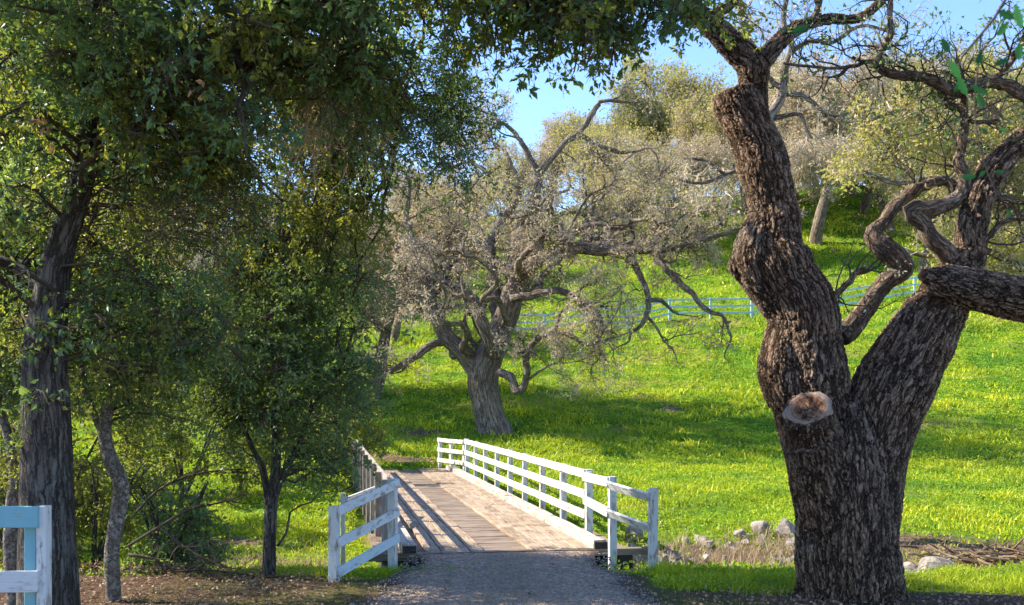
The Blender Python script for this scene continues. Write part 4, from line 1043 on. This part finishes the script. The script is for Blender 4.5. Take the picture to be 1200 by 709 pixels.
# lichened bare oak whose branches show behind the knuckle of the big oak
D = 19.0
lt = empty('lichened_oak_tree', 'peach lichened branches rising behind the top of the big leaning limb', 'tree', (5.85, D, gz(5.85, D)))
lines = [[(985, 660, 9), (975, 560, 8.5), (960, 470, 8), (935, 390, 7.5), (925, 320, 7), (912, 260, 7), (905, 210, 7), (906, 160, 7), (900, 140, 7), (912, 122, 6), (918, 105, 5.5), (920, 80, 5), (928, 55, 4), (918, 20, 3), (930, -30, 3)],
         [(918, 105, 4), (902, 92, 3), (888, 60, 2.5), (870, 30, 2), (862, -20, 2)], [(920, 110, 3.5), (940, 112, 3), (955, 122, 2.5), (968, 134, 2.2), (990, 136, 1.6)],
         [(928, 60, 3), (950, 48, 3), (975, 50, 2.5), (1010, 30, 2), (1050, 40, 1.5)], [(901, 140, 4), (920, 136, 3), (938, 134, 2.2), (944, 150, 2), (952, 162, 1.5)],
         [(905, 165, 3), (880, 190, 2.5), (850, 205, 2.5), (820, 215, 2), (795, 210, 1.5)], [(850, 205, 2), (830, 190, 1.8), (808, 185, 1.3)]]
mb = MB(); A = []; B = []
for k, pts in enumerate(lines):
    P, R = px_line(pts, D); p, r = tube(mb, P, R, 8, .1, .16, 120+k); a, b = lines_of(p, r, 5); A += a; B += b
part(mb, 'trunk', M['grey_bark'], lt, True); A = np.array(A); B = np.array(B); ok = (B.max(1) < .09) & (A[:, 0, 2] > 4.5)
tm = MB(); outs = twiggy(tm, A[ok], B[ok], [(60, .5, 1.3, .014, 7, .42, .03, .9), (330, .25, .6, .008, 6, .42, .0, .9), (1500, .1, .3, .005, 4, .42, -.02, .9)])
part(tm, 'twigs', M['twig_beige'], lt)
lm = MB(); leaf_on(lm, outs[2][0], outs[2][1], 1300, .06, .03, .6); part(lm, 'dry_foliage', M['leaf_beige'], lt)

# utility pole on the hill
D = 100.; x = (990-600)/F*D; z0 = gz(x, D)
up = empty('utility_pole', 'slim wooden utility pole with a short crossarm on the skyline', 'pole', (x, D, z0))
ztop = CAMZ+(HOR-99)/F*D
mb = MB(); tubes(mb, np.array([[[x, D, z0-.5], [x, D, z0+(ztop-z0)*.5], [x, D, ztop]]]), np.array([[.17, .15, .12]]), 10); part(mb, 'pole', M['grey_bark'], up, True)
mb = MB(); board(mb, (x-1.0, D-.18, ztop-.55), (x+1.0, D-.18, ztop-.55), (0, 0, .07), (0, .05, 0)); part(mb, 'crossarm', M['white_worn'], up)
for k in (-.9, -.35, .35, .9):
    mb = MB(); tubes(mb, np.array([[[x+k, D-.18, ztop-.48], [x+k, D-.18, ztop-.38], [x+k, D-.18, ztop-.22]]]), np.array([[.05, .08, .05]]), 8); part(mb, 'insulator', M['white_worn'], up, True)

# ------------------------------------------------------------------ out of focus fresh oak twig close to the camera
tw = empty('oak_twig', 'leafy green twig hanging into the top right corner close by', 'twig', tuple(W(1190, -60, 2.3)))
mb = MB(); D = 2.3
for pts in ([(1190, -60, 2), (1178, 0, 1.8), (1150, 40, 1.5), (1128, 66, 1.2), (1118, 90, 1)], [(1150, 40, 1.2), (1145, 90, 1), (1142, 130, .9), (1150, 180, .8), (1165, 220, .7), (1180, 245, .6)], [(1190, -60, 1.8), (1080, -30, 1.2), (1000, -20, 1), (950, 5, .8), (941, 28, .6)]):
    P, R = px_line(pts, D); tube(mb, P, R*1.0, 6, .03, .1, 3)
part(mb, 'stem', M['twig_dark'], tw, True)
def lobed(mb, c, L, ang, tilt):
    prof = [(0, .03), (.12, .14), (.2, .10), (.32, .27), (.42, .16), (.55, .30), (.66, .17), (.78, .22), (.88, .12), (1., .02)]
    a = np.array([math.cos(ang), .25*math.sin(tilt), math.sin(ang)]); a = nrm(a); n = nrm(np.array([math.sin(tilt)*.5, -1, math.cos(tilt*2)*.4])); b = np.cross(a, n)
    V = []; 
    for t, w in prof: V.append(c+a*t*L); V.append(c+a*t*L+b*w*L+n*-.1*w*L); V.append(c+a*t*L-b*w*L+n*-.1*w*L)
    Fc = []
    for i in range(len(prof)-1):
        Fc += [[3*i, 3*i+1, 3*i+4, 3*i+3], [3*i, 3*i+3, 3*i+5, 3*i+2]]
    mb.add(V, np.array(Fc), rnd=np.full(len(V), random.random()))
mb = MB()
for px, py, L, a in ((928, 38, 26, .4), (1104, 45, 24, -1.2), (1112, 70, 30, -.9), (1122, 88, 34, -1.1), (1138, 100, 26, -.5), (1128, 95, 22, -2.2), (1146, 110, 24, -1.3), (1165, 75, 24, .3), (1150, 60, 22, -1.9), (1168, 12, 30, -.5), (1190, 5, 34, -1.2), (1182, 25, 26, -2.2),
                     (1150, 150, 14, -.8), (1155, 200, 14, -2.4), (1165, 202, 16, .1), (1126, 208, 22, .1), (1180, 245, 12, -1.2), (1172, 150, 12, -.4), (1195, 50, 26, -1.6)):
    lobed(mb, W(px, py, D+random.uniform(-.15, .15)), L/F*D*.8, a, random.uniform(-1, 1))
part(mb, 'foliage', M['leaf_near'], tw)

# ------------------------------------------------------------------ rocks
def rock(px, py, d, w_, lab, h_=.7, seed=0, name='rock'):
    bm_ = bmesh.new(); bmesh.ops.create_icosphere(bm_, subdivisions=3, radius=1); r = random.Random(seed)
    pl = [(Vector((r.gauss(0, 1), r.gauss(0, 1), r.gauss(0, .8))).normalized(), r.uniform(.38, .78)) for _ in range(12)]
    for v in bm_.verts:
        for n_, k in pl:
            q = v.co.dot(n_)
            if q > k: v.co -= n_*(q-k)
        v.co *= 1+r.uniform(-.04, .04)
        v.co.z *= h_; v.co.x *= 1.15
    x = (px-600)/F*d; z0 = gz(x, d)+.03; wr = w_/F*d/2*1.45
    me = bpy.data.meshes.new(name)
    for v in bm_.verts: v.co *= wr
    bm_.to_mesh(me); bm_.free()
    o = link(name, me, M['rock']); o.location = (x, d, z0+wr*h_*.22); o.rotation_euler = (r.uniform(-.2, .2), r.uniform(-.2, .2), r.uniform(0, 6))
    tag(o, lab, 'rock', 'pale rocks along the creek')
    return o
rock(1072, 652, 14.6, 26, 'white angular boulder next to the big oak trunk, leftmost of its pile', .8, 1)
rock(1094, 655, 14.4, 34, 'largest tan boulder in the pile right of the big oak trunk', .75, 2)
rock(1108, 645, 15.0, 30, 'pale boulder at the right end of the pile beside the big oak', .7, 3)
rock(1070, 665, 14.2, 24, 'low grey slab lying in front of the boulder pile by the big oak', .5, 4)
rock(1060, 645, 15.0, 20, 'small grey rock half hidden by the big oak trunk on its right side', .8, 5)
rock(1084, 666, 14.1, 16, 'small pale stone at the foot of the largest tan boulder', .6, 6)
rock(922, 606, 19.0, 26, 'bright white boulder at the top of the rocks left of the big oak', .9, 7)
rock(934, 624, 17.8, 24, 'grey boulder touching the left edge of the big oak trunk', 1., 8)
rock(912, 645, 16.8, 24, 'pinkish rock among dry stems left of the big oak base', .6, 9)
rock(893, 606, 19.2, 20, 'grey rock in the creek, second left of the bright white boulder', .8, 10)
rock(868, 612, 18.8, 16, 'dark round stone in the middle of the creek bank', .8, 11)
rock(891, 618, 18.4, 14, 'small white stone below the grey creek rock', .8, 12)
rock(770, 640, 16.4, 20, 'white rock just behind the nearest right fence post', 1.1, 13)
rock(790, 634, 17.0, 18, 'pale upright stone right of the nearest right fence post', 1.2, 14)
rock(741, 612, 18.6, 22, 'grey rock seen between the two near right fence posts', .9, 15)
rock(752, 632, 17.0, 18, 'white stone low between the two near right fence posts', .9, 16)
rock(705, 625, 18, 16, 'small rock beside the right kerb of the bridge', .8, 17)
rock(820, 614, 18.6, 16, 'grey stone in dry grass midway between fence and big oak', .7, 18)
for k in range(60):
    r = random.Random(k+50); px = r.choice([r.uniform(840, 945), r.uniform(1045, 1130), r.uniform(735, 830)])
    rock(px, 0, r.uniform(16, 19) if px < 1000 else r.uniform(13.9, 15.4), r.uniform(5, 12), 'fist sized loose stone scattered in the creek bed', .8, 80+k)['group'] = 'loose stones in the creek bed'

# ------------------------------------------------------------------ grass, weeds, litter (nobody could count these)
def on_bridge(x, y, m=0.):
    s, u = to_su(x, y); return (s > 14.2) & (s < 33.0) & (u > .62-m) & (u < 4.35+m)
def scatter(n, d0, d1, xr=.56, power=0):
    d = np.exp(rng.uniform(np.log(d0), np.log(d1), n)); x = rng.uniform(-xr, xr, n)*d
    return x, d
def blades(mb, x, y, h, w, lean=.5, rnd=None):
    n = len(x); z = height(x, y)-.015; a = rng.uniform(0, 2*PI, n); q = np.stack([np.cos(a), np.sin(a), np.zeros(n)], -1)
    b = rng.uniform(0, 2*PI, n); ln = np.stack([np.cos(b), np.sin(b), np.zeros(n)], -1)*(h*lean*rng.random(n))[:, None]
    P = np.stack([x, y, z], -1); mid = P+ln*.4+UPZ*(h*.6)[:, None]; tip = P+ln*1.2+UPZ*h[:, None]
    V = np.stack([P-q*w[:, None]*.5, P+q*w[:, None]*.5, mid+q*w[:, None]*.4, mid-q*w[:, None]*.4, tip], 1).reshape(-1, 3); i = np.arange(n)[:, None]*5
    r = rng.random(n) if rnd is None else rnd
    mb.add(V, [i+np.array([[0, 1, 2, 3]]), i+np.array([[3, 2, 4]])], rnd=np.repeat(r, 5))
mb = MB()
x, y = scatter(380000, 11.3, 105)
keep = ~on_bridge(x, y) & (litter_at(x, y) < .5) & (rng.random(len(x)) > dirt_at(x, y)*1.25) & (rng.random(len(x)) < .35+1.1*fbm(x*.9, y*.9, 40))
x, y = x[keep], y[keep]; cn = fbm(x*1.5, y*1.5, 41)
h = (.045+.0022*y)*(.15+2.2*np.clip(cn-.1, 0, 1)**1.3)*rng.uniform(.5, 1.4, len(x)); w = .008+.0009*y
blades(mb, x, y, h, w, 1.3, np.clip(.42+(fbm(x*.5, y*.5, 43)-.47)*2.6+(fbm(x*.16, y*.3, 53)-.47)*2.2+rng.normal(0, .15, len(x)), 0, 1))
# strip of longer grass on the near bank
n = 26000; x = rng.uniform(1.7, 7.5, n); y = rng.uniform(10.9, 13.6, n); keep = litter_at(x, y) < rng.uniform(.1, .8, n)
x, y = x[keep], y[keep]; q = fbm(x*2.2, y*2.2, 71); blades(mb, x, y, rng.uniform(.25, 1.3, len(x))*(.02+.26*np.clip(q-.2, 0, 1)), np.full(len(x), .012), 1.1, np.clip(rng.normal(.22, .2, len(x))+(q-.47)*1.5, 0, 1))  # blades toned darker green, the bank's shadow put into their colour
n = 9000; x = rng.uniform(-4.2, -1.4, n); y = rng.uniform(12.2, 14.2, n); keep = litter_at(x, y) < rng.uniform(.1, .8, n)
x, y = x[keep], y[keep]; q = fbm(x*2.2, y*2.2, 72); blades(mb, x, y, rng.uniform(.25, 1.3, len(x))*(.02+.24*np.clip(q-.2, 0, 1)), np.full(len(x), .012), 1.1, np.clip(rng.normal(.25, .2, len(x))+(q-.47)*1.5, 0, 1))
n = 4200; cx_, cy_ = scatter(n, 14.5, 100); kq = (fbm(cx_*.2, cy_*.35, 61) > .45) & (dirt_at(cx_, cy_) < .5) & ~on_bridge(cx_, cy_, .3); cx_, cy_ = cx_[kq], cy_[kq]
m_ = rng.integers(14, 40, len(cx_)); i_ = np.repeat(np.arange(len(cx_)), m_); sz = (.10+.006*cy_)*rng.uniform(.4, 1.3, len(cx_))
x = cx_[i_]+rng.normal(0, 1, len(i_))*sz[i_]; y = cy_[i_]+rng.normal(0, 1, len(i_))*sz[i_]*.8; tone = np.where(rng.random(len(cx_)) < .7, .0, .75)
blades(mb, x, y, (.06+.0042*y)*rng.uniform(.4, 1.3, len(x)), .009+.0009*y, 1.2, np.clip(tone[i_]+rng.uniform(0, .3, len(x)), 0, 1))
tag(mb.build('grass', M['grass']), 'lush yellow green grass covering banks and hillside', 'grass', kind='stuff')
mb = MB(); x, y = scatter(200000, 11.6, 95)
keep = ~on_bridge(x, y) & (litter_at(x, y) < .3) & (rng.random(len(x)) > dirt_at(x, y)*1.2) & (fbm(x*.8+9, y*.8, 44)+rng.normal(0, .06, len(x)) > .44)
x, y = x[keep], y[keep]; P = np.stack([x, y, height(x, y)+rng.uniform(0, .06, len(x))*(.6+y*.05)], -1)
leaves(mb, P, rng.normal(size=P.shape)+[0, 0, .5], (.022+.0016*y)*rng.uniform(.6, 1.4, len(x)), .6, rnd=np.clip(.5+(fbm(x*.7, y*.7, 47)-.47)*2.4+rng.normal(0, .25, len(x)), 0, 1))
tag(mb.build('weeds', M['weeds']), 'leafy green weeds growing through the grass', 'weeds', kind='stuff')
# short dull grass on the verges
mb = MB(); n = 30000; x = rng.uniform(-5, 5.2, n); y = rng.uniform(7.5, 13.4, n); c, w_ = road_x(y); a = np.abs(x-c)-w_
keep = (a > -.12) & (rng.random(n) < sstep(-.15, .25, a)*sstep(3.4, 1.2, a)*.9) & (fbm(x*1.4, y*1.4, 46) > .40)
x, y = x[keep], y[keep]; blades(mb, x, y, rng.uniform(.015, .055, len(x)), np.full(len(x), .008), .9)
tag(mb.build('verge_grass', leaf_mat('dull verge grass', (.07, .085, .025), (.12, .15, .035), (.20, .21, .06), (.2, .24, .04), .3, .6, .2, .8)), 'short patchy grass on the verges of the drive', 'grass', kind='stuff')
# litter
mb = MB(); n = 42000; x = rng.uniform(-8.5, 7, n); y = np.exp(rng.uniform(np.log(6.5), np.log(14.2), n)); c, w_ = road_x(y); a = np.abs(x-c)-w_
keep = (litter_at(x, y) > .4) & (rng.random(n) < np.where(x < 0, sstep(-.3, 1.6, a), .6*sstep(-.3, 1.2, a))+.05) & ~on_bridge(x, y)
x, y = x[keep], y[keep]; P = np.stack([x, y, np.maximum(height(x, y), 0.0)+rng.uniform(.012, .03, len(x))], -1)
leaves(mb, P, rng.normal(size=P.shape)*[1, 1, .3], .04*rng.uniform(.6, 1.4, len(x)), .6)
tag(mb.build('leaf_litter', M['litter']), 'brown fallen oak leaves under the trees', 'leaf litter', kind='stuff')
x = rng.uniform(-6, 10, 9000); y = rng.uniform(14, 20, 9000); keep = ~on_bridge(x, y, .1) & (fbm(x*1.1, y*1.1, 81) > .45); x, y = x[keep], y[keep]
mb = MB(); P = np.stack([x, y, height(x, y)+rng.uniform(0, .16, len(x))], -1); leaves(mb, P, rng.normal(size=P.shape)+[0, 0, .6], rng.uniform(.035, .09, len(x)), .6)
tag(mb.build('creek_weeds', M['weeds']), 'leafy weeds among the rocks of the creek bed', 'weeds', kind='stuff')
# loose gravel
mb = MB(); n = 9000; y = np.exp(rng.uniform(np.log(7.5), np.log(14.2), n)); c, w_ = road_x(y); x = c+rng.uniform(-1.15, 1.15, n)*w_; k = ~on_bridge(x, y); x, y = x[k], y[k]; n = len(x)
r_ = rng.uniform(.004, .017, n)**1.0; o8 = np.array([[1, 0, 0], [0, 1, 0], [-1, 0, 0], [0, -1, 0], [0, 0, .7], [0, 0, -.7]])
V = np.stack([x, y, np.full(n, .014)], -1)[:, None]+(o8[None]*r_[:, None, None])*rng.uniform(.6, 1.4, (n, 6, 1)); i = np.arange(n)[:, None, None]*6
mb.add(V.reshape(-1, 3), (i+np.array([[0, 1, 4], [1, 2, 4], [2, 3, 4], [3, 0, 4], [1, 0, 5], [2, 1, 5], [3, 2, 5], [0, 3, 5]])[None]).reshape(-1, 3))
tag(mb.build('gravel', M['rock']), 'small loose stones scattered over the drive', 'gravel', kind='stuff')
# dry stems along the creek
mb = MB()
for cx, cy, sx, sy, n, hh in ((5.0, 17.2, 1.6, .8, 1500, .45), (3.4, 17.0, 1.5, .7, 900, .35), (7.4, 15.6, 1.6, .5, 1200, .22), (-3.4, 16.0, 1.5, .6, 700, .4), (9.0, 16.2, 1.5, .5, 1200, .25)):
    x = rng.normal(cx, sx*.6, n); y = rng.normal(cy, sy, n); k = ~on_bridge(x, y, .2); x, y = x[k], y[k]
    blades(mb, x, y, rng.uniform(.3, 1, len(x))*hh, np.full(len(x), .012), 1.3)
tag(mb.build('dry_stems', M['dry']), 'tangled dry brown stems along the creek', 'dry weeds', kind='stuff')
# brush pile on the right
mb = MB(); n = 420; P0 = np.stack([rng.normal(7.6, .7, n), rng.normal(16.0, .35, n), np.zeros(n)], -1); P0[:, 2] = height(P0[:, 0], P0[:, 1])+rng.uniform(.0, .32, n)
Pq, Rq = grow(P0, rng.normal(size=(n, 3))*[1, .6, .22], rng.uniform(.2, .6, n), rng.uniform(.008, .028, n), 4, .15, 0, .4); tubes(mb, Pq, Rq, 4)
tag(mb.build('brush_pile', M['dry']), 'low heap of broken brown sticks on the bank right of the big oak', 'brush pile', kind='stuff')

# ------------------------------------------------------------------ light, sky, camera
sun_dir = nrm(np.array([-.74, .20, .60]))
sl = bpy.data.lights.new('sun', 'SUN'); sl.energy = 4.7; sl.angle = math.radians(.5); sl.color = (1., .90, .72)
so_ = bpy.data.objects.new('sun', sl); COL.objects.link(so_); so_.rotation_euler = Vector(sun_dir).to_track_quat('Z', 'Y').to_euler()
wd = bpy.data.worlds.new('World'); SC.world = wd; wd.use_nodes = True; nt = wd.node_tree
bg = nt.nodes['Background']; sky = nt.nodes.new('ShaderNodeTexSky'); sky.sky_type = 'NISHITA'; sky.sun_disc = False
sky.sun_elevation = math.asin(sun_dir[2]); sky.sun_rotation = math.atan2(sun_dir[0], sun_dir[1]); sky.ozone_density = 4.0; sky.dust_density = .3; sky.air_density = 1.0; sky.altitude = 100
hs = nt.nodes.new('ShaderNodeHueSaturation'); hs.inputs['Saturation'].default_value = 1.08; hs.inputs['Hue'].default_value = .508; nt.links.new(sky.outputs[0], hs.inputs['Color']); nt.links.new(hs.outputs[0], bg.inputs['Color']); bg.inputs['Strength'].default_value = .145
cd = bpy.data.cameras.new('camera'); cam = bpy.data.objects.new('camera', cd); COL.objects.link(cam); SC.camera = cam
cam.location = (0, 0, CAMZ); cam.rotation_euler = (math.radians(90), 0, 0); cd.sensor_width = 36; cd.lens = F/1200*36; cd.shift_y = (HOR-354.5)/1200
cd.clip_end = 2000; cd.clip_start = .05; cd.dof.use_dof = True; cd.dof.focus_distance = 18; cd.dof.aperture_fstop = 8
vs = SC.view_settings; vs.view_transform = 'Standard'; vs.look = 'None'; vs.exposure = 1.45; vs.gamma = 1; vs.use_curve_mapping = False
cy = SC.cycles; cy.use_denoising = True; cy.max_bounces = 6; cy.diffuse_bounces = 3; cy.glossy_bounces = 2; cy.transmission_bounces = 3; cy.transparent_max_bounces = 4
cy.sample_clamp_indirect = 6
